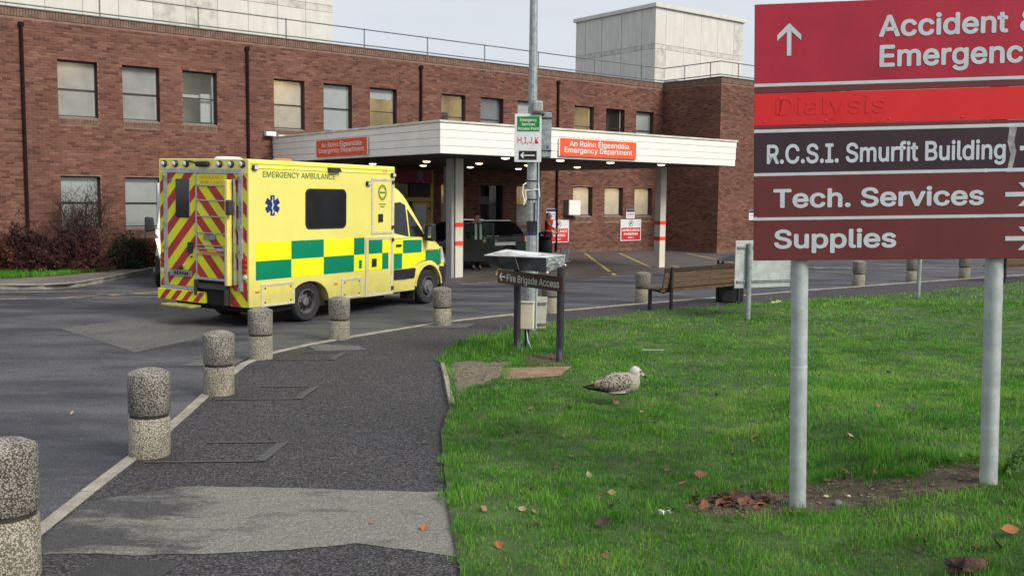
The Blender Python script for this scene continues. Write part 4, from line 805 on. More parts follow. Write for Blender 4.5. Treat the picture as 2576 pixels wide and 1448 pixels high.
# roof railing
rl = thing('roof_railing', 'thin grey two rail safety railing along the roof edge', 'railing', W(0, -.3, ROOF - .1), TH)
ps = [-31.3, -28.5, -25.8, -22.95, -20.1, -17.24, -14.39, -11.84, -9.32, -6.73, -3.75, -1.05]
for x in ps: MB().cyl((x, 0, 0), (x, 0, .80), .020, n=8).build('post', 'rail_grey', rl, smooth=True); MB().ball((x, 0, .79), .034, .034, .034, 8, 5).build('clamp', 'rail_grey', rl); MB().ball((x, 0, .27), .034, .034, .034, 8, 5).build('clamp', 'rail_grey', rl)
for z in (.79, .27): MB().tube([(-32, 0, z), (.3, 0, z), (.3, -3.15, z), (14, -3.15, z)], .021, 8).build('rail', 'rail_grey', rl)
for x, y in ((.3, -1.2), (.3, -2.6), (1.4, -3.15), (4.2, -3.15), (7, -3.15)): MB().cyl((x, y, 0), (x, y, .8), .02, n=8).build('post', 'rail_grey', rl, smooth=True)
MB().box(.1, 1.0, -1.0, -.2, .1, .2).build('base_plate', 'galvanised', rl)

# ------------------------------------------------------------------ entrance canopy
can = thing('entrance_canopy', 'white boarded flat entrance canopy on cream columns with red bands', 'canopy', W(-17.87, 0, 0), TH)
CW, CD = 11.03, 9.48                       # local x 0..CW, y -CD..0
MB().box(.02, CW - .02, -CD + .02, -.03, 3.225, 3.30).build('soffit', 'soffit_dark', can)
MB().box(.02, CW - .02, -CD + .02, -.03, 3.94, 3.96).build('roof', 'roof_felt', can)
zb = [3.22, 3.41, 3.60, 3.79, 3.965]
for k, (a, c) in enumerate(zip(zb, zb[1:])):
    e = .012 + .004 * (k % 2) + .006 * k
    a2 = a + .006
    MB().box(0 - e, .02, -CD + .02, -.035, a2, c).build('fascia_board', 'fascia_white', can, bevel=.005, seg=1)
    MB().box(-e, CW + e, -CD - e, -CD + .018, a2, c).build('fascia_board', 'fascia_white', can, bevel=.005, seg=1)
    MB().box(CW - .02, CW + e, -CD + .02, -.035, a2, c).build('fascia_board', 'fascia_white', can, bevel=.005, seg=1)
MB().box(0, .016, -CD + .02, -.035, 3.22, 3.96).box(0, CW, -CD + .002, -CD + .016, 3.22, 3.96).box(CW - .018, CW, -CD + .02, -.035, 3.22, 3.96).build('backing', 'fascia_trim', can)
MB().box(-.07, .1, -CD + .1, -.03, 3.967, 4.02).box(-.07, CW + .07, -CD - .07, -CD + .098, 3.967, 4.02).box(CW - .1, CW + .07, -CD + .1, -.03, 3.967, 4.02).build('edge_trim', 'fascia_trim', can, bevel=.008, seg=1)
MB().tube([(.1, -.2, 4.05), (1.0, -.25, 4.07), (1.8, -.3, 4.04), (2.6, -.25, 4.06), (3.2, -.35, 4.04)], .03, 6).build('loose_cable', 'letter_white', can)
MB().box(-.32, .02, -.22, -.03, 4.03, 4.17).build('gutter_outlet', 'letter_white', can, bevel=.02)
def column(x, y, rear=False):
    c = MB().box(x - .13, x + .13, y - .13, y + .13, 0, 3.22).build('column', 'column_cream', can, bevel=.012)
    if not rear:
        for z in (.87, 1.37): MB().box(x - .133, x + .133, y - .133, y + .133, z, z + .12).build('red_band', 'orange_red', c)
    return c
MB().box(1.62, 1.70, -7.62, -7.36, 0, 3.2).build('services_duct', 'column_grey', can)
column(1.88, -7.49); column(9.72, -7.62); column(9.72, -1.4, True); column(1.88, -1.4, True); column(5.8, -1.4, True)
for x, y in [(x, y) for x in (2.4, 4.3, 6.2, 8.3) for y in (-2.1, -5.2, -8.95)]:
    dl = MB().lathe([(.11, 0), (.12, -.02), (.10, -.02)], 16, (x, y, 3.225)).build('downlight', 'letter_white', can); MB().ball((x, y, 3.205), .115, .115, .04, 16, 8).build('bulb', 'downlight_glow', dl)
for sgn, org, xd, w, h, cap, lab in ((0, W(-17.87, 3.12, 3.30) - BU * .075, -BU.cross(Vector((0, 0, 1))), 2.95, .46, .13, 'orange red emergency department sign on the left side of the white canopy'),
                                 (1, W(-14.11, 9.48, 3.29) + BN * .075, BU, 2.85, .47, .145, 'orange red emergency department sign on the front of the white canopy')):
    t = thing('fascia_sign', lab, 'sign', org, math.atan2(xd.y, xd.x) if sgn else math.atan2(BN.y, BN.x))
    # local x runs along the fascia, local -y faces out
    MB().box(0, w, -.0, .03, 0, h).build('panel', 'sign_orange', t)
    MB().box(-.03, 0, .002, .028, 0, h).box(w, w + .03, .002, .028, 0, h).build('edge', 'letter_white', t)
    for tx, x, z, ww in (('An Roinn Éigeandála', .33, h - .20, w - .62), ('Emergency Department', .16, .10, w - .32)):
        lettering(tx, t, (x, -.004, z), (1, 0, 0), (0, 0, 1), cap, ww, 'letter_white', .010)
# ------------------------------------------------------------------ vehicles
def rect_frame(b, x0, x1, z0, z1, w, f):     # outline bars on a plane; f(a,z,d) -> 3d
    for a, c, e, g in ((x0, x1, z0, z0 + w), (x0, x1, z1 - w, z1), (x0, x0 + w, z0 + w, z1 - w), (x1 - w, x1, z0 + w, z1 - w)):
        b.hexa([f(a, e, 0), f(c, e, 0), f(c, g, 0), f(a, g, 0), f(a, e, .016), f(c, e, .016), f(c, g, .016), f(a, g, .016)])
    return b
def wheel(parent, x, y, z, r, w, out, rim='wheel_steel', deep=True):
    """out = -1 faces local -y, +1 faces local +y"""
    s = out; h = w / 2; R1 = r * .60
    t = MB().lathe([(R1, -h * .9), (r * .90, -h), (r * .975, -h * .8), (r, -h * .45), (r, h * .45), (r * .975, h * .8), (r * .90, h), (R1, h * .9)], 36, (x, y, z), 'y', False).build('wheel', 'rubber', parent, smooth=True)
    d = MB(); f0 = h * (.15 if deep else .55)
    d.lathe([(R1 * 1.02, s * h * .92), (R1 * .97, s * h * .95), (R1 * .90, s * f0), (R1 * .38, s * (f0 + .03)), (R1 * .33, s * h * (.75 if deep else .6)), (.01, s * h * (.8 if deep else .62))][::(1 if s < 0 else -1)], 30, (x, y, z), 'y', False); d.build('rim', rim, t, smooth=True)
    k = 9 if deep else 5
    for i in range(k):
        a = 2 * math.pi * i / k; cx, cz = x + R1 * .66 * math.cos(a), z + R1 * .66 * math.sin(a)
        MB().cyl((cx, y + s * (f0 + .012), cz), (cx, y + s * (f0 + .024), cz), R1 * .15, n=10).build('rim_hole', 'dark_underside', t)
    return t
AMB_Z = 59.25
amb = thing('ambulance', 'yellow and green chequered box ambulance turning across the hospital forecourt', 'ambulance', (-4.20, 15.47, 0), R(AMB_Z)); amb.rotation_euler = (R(.85), 0, R(AMB_Z))
BW, BH, BX = 2.11, 2.73, 3.75
arch = [(1.40 + .50 * math.cos(t), .34 + .36 * math.sin(t)) for t in np.linspace(0, math.pi, 11)]
prof = [(0, .36), (.87, .355)] + arch[::-1][0:0] + [(.90, .36)] + arch[::-1] + [(1.92, .31), (BX, .29), (BX, BH), (0, BH)]
prof = [(0, .36), (.88, .34)] + arch[::-1] + [(1.93, .31), (BX, .29), (BX, BH), (0, BH)]
MB().prism(prof, lambda x, z: (x, 0, z), lambda x, z: (x, BW, z)).build('body', 'amb_yellow', amb, bevel=.045, seg=3)
MB().box(.25, 3.6, .12, BW - .12, .24, .34).box(1.0, 1.8, .3, BW - .3, .3, .6).box(3.6, 5.2, .25, BW - .25, .26, .42).build('chassis', 'dark_underside', amb)
MB().box(.9, 1.9, .32, BW - .32, .28, .66).build('arch_liner', 'dark_underside', amb)
roofrail = MB().box(.03, BX - .03, -.012, .012, BH - .07, BH - .05).box(.03, BX - .03, -.012, .012, BH - .14, BH - .13); roofrail.build('roof_moulding', 'amb_yellow_bright', amb)
MB().lathe([(.24, 0), (.235, .035), (.19, .06), (.01, .066)], 24, (.75, 1.25, BH)).build('roof_vent', 'letter_white', amb, smooth=True)
MB().lathe([(.17, 0), (.165, .03), (.12, .05), (.01, .055)], 20, (1.2, .45, BH)).build('roof_vent', 'amb_letter_orange', amb, smooth=True)
fS = lambda x, z, d: (x, -d, z)
def sq(nm, x0, x1, z0, z1, m, d=.003, par=amb, f=fS):
    return MB().quad(f(x0, z0, d), f(x1, z0, d), f(x1, z1, d), f(x0, z1, d)).build(nm, m, par, fix=False)
cols = [.14, .95, 1.75, 2.56, 2.86]
for s in (0, 1):
    f = fS if s == 0 else (lambda x, z, d: (x, BW + d, z))
    for r_, (a, c) in enumerate(((1.105, 1.41), (.80, 1.103))):
        for k in range(4): sq('chequer', cols[k] + .002, cols[k + 1] - .002, a, c, 'amb_green' if (k + r_) % 2 else 'amb_yellow_bright', f=f)
    rc = lambda x0, x1, z0, z1, r: [(cx + r * math.cos(t), cz + r * math.sin(t)) for cx, cz, t0 in ((x1 - r, z1 - r, 0), (x0 + r, z1 - r, 90), (x0 + r, z0 + r, 180), (x1 - r, z0 + r, 270)) for t in np.linspace(R(t0), R(t0 + 90), 6)]
    MB().prism(rc(1.285, 2.335, 1.595, 2.285, .10), lambda x, z: f(x, z, 0), lambda x, z: f(x, z, .010)).build('window_seal', 'rubber', amb); MB().prism(rc(1.31, 2.31, 1.62, 2.26, .085), lambda x, z: f(x, z, .010), lambda x, z: f(x, z, .014)).build('side_window', 'car_glass', amb)
for (x0, x1, z0, z1, m) in ((2.97, 3.37, 1.105, 1.36, 'amb_green'), (3.372, 3.60, 1.105, 1.36, 'amb_yellow_bright'), (2.97, 3.37, .80, 1.103, 'amb_yellow_bright'), (3.372, 3.56, .80, 1.103, 'amb_green')): sq('chequer', x0, x1, z0, z1, m, .010)
for x0, x1, z0, z1, w, nm in ((.25, 1.02, .36, .73, .035, 'locker_door'), (2.21, 2.79, .33, .69, .035, 'locker_door'), (3.04, 3.68, 1.47, 2.50, .045, 'cupboard_door'), (2.88, 3.69, .31, 1.41, .05, 'side_door')):
    p = sq(nm, x0 + .01, x1 - .01, z0 + .01, z1 - .01, 'amb_yellow', .006); rect_frame(MB(), x0, x1, z0, z1, w, fS).build('door_frame', 'alu_trim', p)
    if nm == 'locker_door':
        for xx in (x0 + .09, x1 - .09):
            for zz in (z0 + .07, z1 - .07): MB().ball((xx, -.016, zz), .016, .008, .016, 8, 5).build('latch', 'bench_wood', p)
    else:
        hz = (z0 + .22 if nm == 'cupboard_door' else z0 + .55); hx = x0 + (.20 if nm == 'cupboard_door' else .18)
        MB().box(hx, hx + .13, -.028, -.007, hz, hz + .15).build('handle', 'black_plastic', p, bevel=.008)
        for zz in (z0 + .08, z1 - .10): MB().box(x1 - .045, x1 + .005, -.04, -.016, zz, zz + .07).build('hinge', 'frame_brown', p)
sq('grab_slot', 2.70, 2.78, .85, 1.0, 'amb_green', .006)
lettering('EMERGENCY AMBULANCE', amb, (.30, -.004, 2.452), (1, 0, 0), (0, 0, 1), .095, 1.74, 'amb_letter', .010)
lettering('329', amb, (3.36, -.004, 2.60), (1, 0, 0), (0, 0, 1), .05, .14, 'amb_letter_orange', .0)
star = thing_star = MB()
for k in range(3):
    a = R(90 + 60 * k); dx, dz = math.cos(a), math.sin(a); L, wd = .165, .048
    p = [(-L, -wd), (L, -wd), (L, wd), (-L, wd)]
    star.poly([(.515 + q[0] * dx - q[1] * dz, -.004 - .0006 * k, 2.0 + q[0] * dz + q[1] * dx) for q in p])
star = star.build('star_emblem', 'star_blue', amb, fix=False)
MB().box(.509, .521, -.0085, -.0065, 1.86, 2.14).build('staff', 'letter_white', star)
MB().tube([(.515 + .022 * math.sin(t * 1.0), -.008, 1.88 + .2 * t / 12) for t in np.linspace(0, 12, 26)], .006, 5).build('snake', 'letter_white', star)
ring = MB()
for k in range(20):
    a = 2 * math.pi * k / 20; c, s_ = math.cos(a), math.sin(a); ring.obox((3.36 + .10 * c, -.010, 2.24 + .12 * s_), (3.36 + .125 * c, -.010, 2.24 + .145 * s_), .03, .003, (0, 1, 0))
ring.lathe([(.093, -.001), (.105, -.001), (.105, .001), (.093, .001)], 24, (3.36, -.010, 2.24), 'y', False)
ring.obox((3.28, -.0105, 2.24), (3.44, -.0105, 2.24), .028, .003, (0, 1, 0)); ring.build('service_emblem', 'amb_letter', amb)['kind'] = 'stuff'
MB().box(3.26, 3.46, -.0095, -.0085, 2.01, 2.03).build('emblem_line', 'amb_letter', amb); MB().box(3.30, 3.42, -.0095, -.0085, 1.965, 1.985).build('emblem_line', 'amb_letter', amb)
for x, z in ((.11, 2.60), (3.66, 2.57), (2.93, 2.40)):
    l = MB().box(x - .055, x + .055, -.05, .0, z - .04, z + .04).build('side_lamp', 'black_plastic', amb, bevel=.015); MB().box(x - .035, x + .045, -.058, -.05, z - .028, z + .03).build('lens', 'lamp_clear', l)
MB().hexa([(1.84, 0, 2.575), (2.14, 0, 2.575), (2.13, -.08, 2.585), (1.85, -.08, 2.585), (1.84, 0, 2.65), (2.14, 0, 2.65), (2.12, -.05, 2.65), (1.86, -.05, 2.65)]).build('scene_light', 'black_plastic', amb)
for x in (.13, 2.02): MB().box(x, x + .09, -.016, 0, .60 if x < 1 else .60, .63).build('side_marker', 'amber', amb, bevel=.006)
# rear
fR = lambda y, z, d: (-d, y, z)
def chev(nm, y0, y1, z0, z1, sg, d, par=amb, ph=0.0, base='amb_chevron_yellow'):
    o = MB().quad(fR(y1, z0, d), fR(y0, z0, d), fR(y0, z1, d), fR(y1, z1, d)).build(nm, base, par, fix=False); per = .415
    k = math.floor((z0 - 2.2) / per) - 1
    while k * per < z1 + 2.5:
        c0 = k * per + ph; p = [(y0, z0), (y1, z0), (y1, z1), (y0, z1)]; p = clip(p, -sg, -1, -c0); p = clip(p, sg, 1, c0 + .20) if len(p) > 2 else []
        if len(p) > 2: MB().poly([fR(y, z, d + .003) for y, z in p]).build('red_stripe', 'amb_red', o, fix=False)
        k += 1
    return o
chev('corner_panel', 1.955, 2.07, .60, 2.50, 1, .004, ph=.05); chev('corner_panel', .04, .125, .60, 2.48, -1, .004, ph=.1)
ld = chev('rear_door', 1.18, 1.87, .90, 2.50, 1, .022)
MB().box(-.035, -.020, 1.33, 1.66, 1.76, 2.40).build('rear_window', 'car_glass', ld, bevel=.012)
MB().box(-.05, -.02, 1.26, 1.37, 1.18, 1.36).build('lock_plate', 'black_plastic', ld, bevel=.01); MB().ball((-.03, 1.29, 1.12), .02, .02, .02, 8, 5).build('lock', 'black_plastic', ld)
gd = MB().poly([(-.026, 1.79 + .05 * math.cos(t) * (1 if i % 2 == 0 else .45), 2.37 + .05 * math.sin(t) * (1 if i % 2 == 0 else .45)) for i, t in enumerate(np.linspace(0, 2 * math.pi, 9)[:-1])]).build('green_cross', 'amb_green', ld, fix=False)
rd = chev('rear_ramp', .46, 1.15, .80, 2.30, -1, .026, ph=.12)
MB().quad(fR(1.15, 2.31, .026), fR(.46, 2.31, .026), fR(.46, 2.48, .026), fR(1.15, 2.48, .026)).build('header_panel', 'amb_chevron_yellow', rd, fix=False)
lettering('EMERGENCY', rd, (-.029, 1.08, 2.405), (0, -1, 0), (0, 0, 1), .055, .54, 'amb_letter_orange', .0); lettering('AMBULANCE', rd, (-.029, 1.08, 2.325), (0, -1, 0), (0, 0, 1), .055, .54, 'amb_letter_orange', .0)
for z in (2.30, 2.06, 1.80, 1.53, 1.33, 1.27, 1.18): MB().box(-.042, -.027, .46, 1.15, z - .008, z + .008).build('ramp_bar', 'aluminium', rd)
MB().box(-.05, -.03, .72, .98, 1.42, 1.50).build('ramp_handle', 'frame_grey', rd)
MB().box(-.046, -.03, .5, 1.1, 1.19, 1.23).build('warning_strip', 'amb_letter_orange', rd)
fr = MB().box(-.035, 0, 1.865, 1.955, .57, 2.50).box(-.035, 0, .125, 1.955, 2.50, 2.565).box(-.035, 0, .125, .20, .62, 2.50).box(-.04, 0, 1.18, 1.955, .56, .62).box(-.038, 0, 1.15, 1.18, .62, 2.5).box(-.045, -.01, .44, 1.18, .76, .80); fr.build('rear_frame', 'aluminium', amb)
for z in (.66, 1.25, 1.65, 2.42):
    for y in (1.91, .16): MB().box(-.07, -.035, y - .03, y + .03, z - .03, z + .03).build('hinge', 'frame_grey', amb)
MB().box(-.14, -.02, .335, .40, .70, 2.40).build('open_door', 'amb_yellow', amb, bevel=.015)
MB().box(-.06, -.03, .25, .285, .72, 2.42).build('inner_jamb', 'aluminium', amb)
MB().box(-.20, -.10, .22, .33, 1.84, 2.08).build('door_catch', 'frame_brown', amb, bevel=.03)
MB().box(-.012, -.004, .30, .46, 2.16, 2.42).build('jamb_panel', 'amb_letter_orange', amb)
chev('door_edge', .205, .455, .62, 2.5, -1, .012, ph=.3)
MB().box(-.10, -.03, .40, .45, .72, 1.28).build('lift_arm', 'aluminium', amb); MB().box(-.10, -.03, .40, .62, 1.25, 1.29).build('lift_arm', 'aluminium', amb)
chev('plate_panel', 1.18, 1.87, .625, .895, 1, .016)
np_ = MB().box(-.045, -.02, 1.29, 1.80, .785, .885).build('number_plate', 'frame_grey', amb)
for y in (1.66, 1.60, 1.53, 1.47, 1.41, 1.36): MB().box(-.048, -.0455, y, y + .035, .81, .86).build('plate_mark', 'black_plastic', np_)
MB().ball((-.05, 1.53, .93), .035, .05, .035, 10, 6).build('plate_lamp', 'black_plastic', amb)
MB().box(-.012, .02, .42, 1.17, .36, .755).build('tail_lift_recess', 'dark_underside', amb)
MB().box(-.07, -.013, .48, 1.12, .62, .70).box(-.09, -.013, .42, .47, .38, .76).box(-.09, -.013, 1.12, 1.17, .5, .76).build('tail_lift', 'frame_brown', amb)
bp = MB().box(-.07, 0, .95, 2.09, .37, .555).build('rear_bumper', 'amb_chevron_yellow', amb, bevel=.015)
for k in range(4):
    y0 = 1.10 + .27 * k; MB().poly([fR(y, z, .0725) for y, z in ((y0, .38), (y0 + .13, .38), (y0 - .04, .55), (y0 - .17, .55))]).build('red_stripe', 'amb_red', bp, fix=False)
MB().box(-.28, -.05, 1.05, 1.75, .30, .335).build('rear_step', 'step_yellow', amb, bevel=.008)
chev('corner_panel', .03, .40, .37, .72, -1, .006, ph=.0)
for y in (.085, 2.01):
    for z in (.95, 1.04, 1.12): MB().lathe([(.045, 0), (.04, -.03), (.01, -.034)], 14, (0, 0, 0)).build('tail_lamp', 'tail_red', amb, smooth=True).matrix_local = Matrix.Translation((-.004, y, z)) @ Matrix.Rotation(R(90), 4, 'Y')
    MB().lathe([(.04, 0), (.036, -.02), (.01, -.022)], 14).build('reverse_lamp', 'lamp_clear', amb, smooth=True).matrix_local = Matrix.Translation((-.004, y, .85)) @ Matrix.Rotation(R(90), 4, 'Y')
for y in (.13, .38, .64, 1.42, 1.68, 1.95):
    l = MB().lathe([(.058, 0), (.055, .03), (.045, .05)], 14).build('strobe_lamp', 'black_plastic', amb, smooth=True); l.matrix_local = Matrix.Translation((-.002, y, 2.645)) @ Matrix.Rotation(R(-90), 4, 'Y')
    MB().ball((0, 0, .045), .045, .045, .02, 12, 6).build('lens', 'lamp_clear', l, smooth=True)
MB().box(-.08, 0, .86, 1.15, 2.60, 2.69).build('reversing_camera', 'black_plastic', amb, bevel=.03); MB().tube([(-.03, 1.18, 2.66), (-.06, 1.28, 2.69), (-.03, 1.4, 2.66)], .016, 6).build('camera_cable', 'black_plastic', amb)
lettering('329', amb, (-.004, .13, 2.44), (0, -1, 0), (0, 0, 1), .06, .10, 'amb_letter_orange', .0)
MB().box(-.006, -.001, .03, 2.08, 2.715, 2.72).build('rear_edge', 'amb_yellow_bright', amb)

def cab(par, paint, x0, lit=False, trim='black_plastic'):
    """panel-van cab from x0 (door shut line) forwards, 1.82 long, 2.0 wide"""
    Y0, Y1 = .05, 2.06; X = lambda x: x0 + x - 3.75
    al = [(4.94 + .43 * math.cos(t), .34 + .46 * math.sin(t)) for t in np.linspace(0, math.pi, 11)][::-1]
    low = [(3.75, .31), (4.48, .31)] + al + [(5.40, .33), (5.59, .36), (5.66, .50), (5.66, .72), (5.64, .80), (5.62, .95), (5.575, 1.06), (5.46, 1.16), (5.22, 1.255), (4.93, 1.345), (4.86, 1.36), (3.75, 1.33)]
    b = MB().prism(low, lambda x, z: (X(x), Y0 + (.10 if x > 5.45 else (.03 if x > 5.3 else 0)), z), lambda x, z: (X(x), Y1 - (.10 if x > 5.45 else (.03 if x > 5.3 else 0)), z))
    cb = b.build('cab_body', paint, par, bevel=.035, seg=3)
    ins = lambda z: .02 + max(0, z - 1.33) * .13
    up = [(3.755, 1.335), (4.95, 1.35), (4.76, 1.60), (4.36, 2.10), (4.26, 2.20), (4.12, 2.30), (3.96, 2.37), (3.755, 2.42)]
    MB().prism(up, lambda x, z: (X(x), Y0 + ins(z), z), lambda x, z: (X(x), Y1 - ins(z), z)).build('cab_top', paint, par, bevel=.04, seg=3)
    def on(x, z, s, d): return (X(x), (Y0 + ins(z) - d) if s == 0 else (Y1 - ins(z) + d), z)
    for s in (0, 1):
        for poly in ([(3.83, 2.03), (3.86, 1.46), (4.30, 1.385), (4.28, 2.00), (4.12, 2.06)], [(4.33, 1.93), (4.35, 1.385), (4.83, 1.37), (4.68, 1.56)]):
            MB().poly([on(x, z, s, .008) for x, z in poly]).build('side_glass', 'cab_glass', par, fix=False)
    wsx = lambda z: 4.985 - (z - 1.35) * .80
    MB().poly([(X(wsx(1.36)) + .012, Y0 + .14, 1.36), (X(wsx(1.36)) + .012, Y1 - .14, 1.36), (X(wsx(2.06)) + .012, Y1 - .24, 2.06), (X(wsx(2.06)) + .012, Y0 + .24, 2.06)]).build('windscreen', 'cab_glass', par, fix=False)
    for s, yy in ((-1, Y0), (1, Y1)):
        mi = MB().hexa([(X(4.72), yy + s * .02, 1.30), (X(4.90), yy + s * .02, 1.30), (X(4.90), yy + s * .24, 1.28), (X(4.74), yy + s * .24, 1.28), (X(4.72), yy + s * .04, 1.62), (X(4.88), yy + s * .04, 1.62), (X(4.88), yy + s * .23, 1.64), (X(4.74), yy + s * .23, 1.64)]).build('wing_mirror', 'black_plastic', par, bevel=.04, seg=3)
        MB().box(X(4.73), X(4.735), min(yy + s * .06, yy + s * .21), max(yy + s * .06, yy + s * .21), 1.36, 1.58).build('mirror_glass', 'chrome', mi)
        MB().obox((X(4.78), yy - s * .02, 1.34), (X(4.80), yy + s * .1, 1.36), .06, .05).build('mirror_arm', 'black_plastic', mi)
        e = .006; yo = yy + s * e
        MB().hexa([(X(3.76), yy - s * .01, .56), (X(4.46), yy - s * .01, .56), (X(4.46), yy + s * .022, .56), (X(3.76), yy + s * .022, .56), (X(3.76), yy - s * .01, .755), (X(4.50), yy - s * .01, .755), (X(4.50), yy + s * .022, .755), (X(3.76), yy + s * .022, .755)]).build('rubbing_strip', trim, par, bevel=.008)
        MB().box(X(3.86), X(4.02), min(yy, yy + s * .03), max(yy, yy + s * .03), 1.20, 1.245).build('door_handle', 'black_plastic', par, bevel=.01)
        hy0, hy1 = (yy - s * .02, yy + s * -.40)
        hl = MB().prism([(5.45, 1.15), (5.585, 1.065), (5.645, .90), (5.66, .80), (5.56, .82), (5.48, .95)], lambda x, z: (X(x), yy - s * (.105 if x > 5.45 else .025) + s * .006, z), lambda x, z: (X(x) + .004, yy - s * .40, z)).build('headlight', 'headlight_glow' if lit else 'lamp_clear', par)
        w = wheel(par, X(4.94), yy - s * -.0 - s * .10, .35, .35, .22, s)
        MB().lathe([(.15, 0), (.14, .05 * s), (.10, .06 * s), (.09, .09 * s), (.01, .095 * s)][::(1 if s > 0 else 1)], 18, (X(4.94), yy - s * .03, .35), 'y').build('hub', 'wheel_steel', w, smooth=True)
    MB().prism([(5.37, .31), (5.62, .34), (5.685, .48), (5.685, .70), (5.60, .73), (5.36, .755)], lambda x, z: (X(x), Y0 + (.08 if x > 5.45 else .0) - .008, z), lambda x, z: (X(x), Y1 - (.08 if x > 5.45 else 0) + .008, z)).build('front_bumper', trim, par, bevel=.02)
    MB().poly([(X(5.655), .7, .82), (X(5.655), 1.4, .82), (X(5.595), 1.35, 1.05), (X(5.595), .75, 1.05)]).build('grille', 'black_plastic', par, fix=False)
    MB().box(X(4.5), X(5.38), .3, 1.8, .3, .8).build('engine_bay', 'dark_underside', par)
    return X
X = cab(amb, 'amb_yellow', 3.75)
fC2 = lambda x, z, d: (x, .05 - d, z)
def fan(nm, pts, m, d=.004):
    return MB().poly([fC2(x, z, d) for x, z in pts]).build(nm, m, amb, fix=False)
fan('chequer', [(3.77, 1.07), (4.085, 1.07), (4.085, 1.325), (3.77, 1.325)], 'amb_yellow_bright'); fan('chequer', [(4.09, 1.065), (4.70, 1.06), (4.70, 1.31), (4.09, 1.325)], 'amb_green')
fan('chequer', [(3.80, .765), (4.06, .765), (4.06, 1.065), (3.80, 1.065)], 'amb_green'); fan('chequer', [(4.065, .765), (4.47, .765), (4.53, .83), (4.70, .885), (4.84, .90), (4.84, 1.06), (4.065, 1.062)], 'amb_yellow_bright')
fan('chequer', [(4.86, .905), (5.06, .895), (5.22, .83), (5.29, .765), (5.29, 1.10), (4.86, 1.10)], 'amb_green')
MB().poly([(5.30, .045, .77), (5.43, .075, .80), (5.40, .075, 1.10), (5.30, .045, 1.12)]).build('chequer', 'amb_green', amb, fix=False)
MB().box(4.95, 5.06, .03, .049, 1.08, 1.11).build('indicator', 'amber', amb)
al2 = [(4.94 + .47 * math.cos(t), .34 + .50 * math.sin(t)) for t in np.linspace(.12, math.pi - .12, 13)]; al3 = [(4.94 + .43 * math.cos(t), .34 + .46 * math.sin(t)) for t in np.linspace(math.pi - .1, .1, 13)]
MB().prism(al2 + al3, lambda x, z: (x, .05, z), lambda x, z: (x, .022, z)).build('arch_flare', 'amb_yellow', amb)
MB().box(4.47, 4.50, .06, .4, .12, .4).build('mud_flap', 'rubber', amb)
for s, yy in ((-1, .18), (1, BW - .18)): wheel(amb, 1.40, yy, .35 if s < 0 else .32, .35, .25, s)
for o in amb.children:
    if o.name.startswith('wheel') and o.data.vertices[0].co.y > 1: o.location.z -= .028

# white van parked behind the ambulance
vroot = thing('parked_van', 'white panel van mostly hidden behind the ambulance with black mirror showing', 'van', (-6.85, 24.0, 0), R(228))
vroot.location = (-9.62, 26.5, 0); vroot.rotation_euler = (0, 0, R(288)); 
vb = MB().prism([(.3, .36), (3.76, .31), (3.76, 2.45), (.3, 2.5)], lambda x, z: (x - 1.2, .06, z), lambda x, z: (x - 1.2, 2.05, z)).build('cargo_body', 'van_white', vroot, bevel=.06, seg=3)
cab(vroot, 'van_white', 2.55, lit=True)
for s, yy in ((-1, .18), (1, 1.93)): wheel(vroot, .3, yy, .35, .35, .24, s)
MB().box(-.4, 2.6, .3, 1.8, .26, .37).build('chassis', 'dark_underside', vroot)

# dark estate car under the canopy
CARZ = TH + math.pi + R(3)
car = thing('parked_car', 'black estate car with open door standing under the entrance canopy', 'car', W(-13.75, 4.45), CARZ)
lowp = [(-2.12, .30), (-1.72, .26)] + [(-1.32 + .36 * math.cos(t), .33 + .36 * math.sin(t)) for t in np.linspace(math.pi, 0, 9)] + [(-.9, .22), (.95, .22)] + [(1.36 + .36 * math.cos(t), .33 + .36 * math.sin(t)) for t in np.linspace(math.pi, 0, 9)] + [(1.76, .25), (2.1, .28), (2.17, .45), (2.13, .66), (1.95, .78), (1.0, .95), (-.2, .97), (-2.0, 1.0), (-2.14, .85), (-2.17, .5)]
MB().prism(lowp, lambda x, z: (x, -.86 + (.06 if abs(x) > 2 else 0), z), lambda x, z: (x, .86 - (.06 if abs(x) > 2 else 0), z)).build('body', 'car_black', car, bevel=.05, seg=3)
ti = lambda z: .04 + max(0, z - .95) * .36
gh = [(1.05, .93), (.25, 1.40), (-.2, 1.46), (-1.4, 1.45), (-1.75, 1.38), (-2.08, .98)]
MB().prism(gh, lambda x, z: (x, -.86 + ti(z), z), lambda x, z: (x, .86 - ti(z), z)).build('cabin', 'car_black', car, bevel=.05, seg=3)
for s in (-1, 1):
    for poly in ([(.02, .99), (-.85, 1.0), (-.85, 1.38), (-.02, 1.38)], [(-.92, 1.0), (-1.5, 1.01), (-1.45, 1.36), (-.92, 1.38)], [(.85, .98), (.10, .99), (.10, 1.36), (.28, 1.33)], [(-1.56, 1.02), (-1.95, 1.04), (-1.70, 1.30), (-1.52, 1.35)]):
        MB().poly([(x, s * (.86 - ti(z) + .008), z) for x, z in poly]).build('side_glass', 'car_glass', car, fix=False)
    wheel(car, 1.36, s * .77, .33, .33, .2, s, 'aluminium', False); wheel(car, -1.32, s * .77, .33, .33, .2, s, 'aluminium', False)
    MB().box(-2.16, -1.96, s * .80 - .06, s * .80 + .05, .80, .98).build('tail_lamp', 'brake_glow', car, bevel=.03)
    MB().obox((-.1, s * .66, 1.475), (-1.5, s * .66, 1.465), .03, .03).build('roof_rail', 'chrome', car)
    MB().box(-.78, -.60, min(s * .85, s * .885), max(s * .85, s * .885), .84, .87).build('door_handle', 'chrome', car)
    MB().prism([(2.0, .62), (2.16, .56), (2.12, .70), (1.9, .78)], lambda x, z: (x, s * .82, z), lambda x, z: (x + .02, s * .5, z)).build('headlight', 'lamp_clear', car)
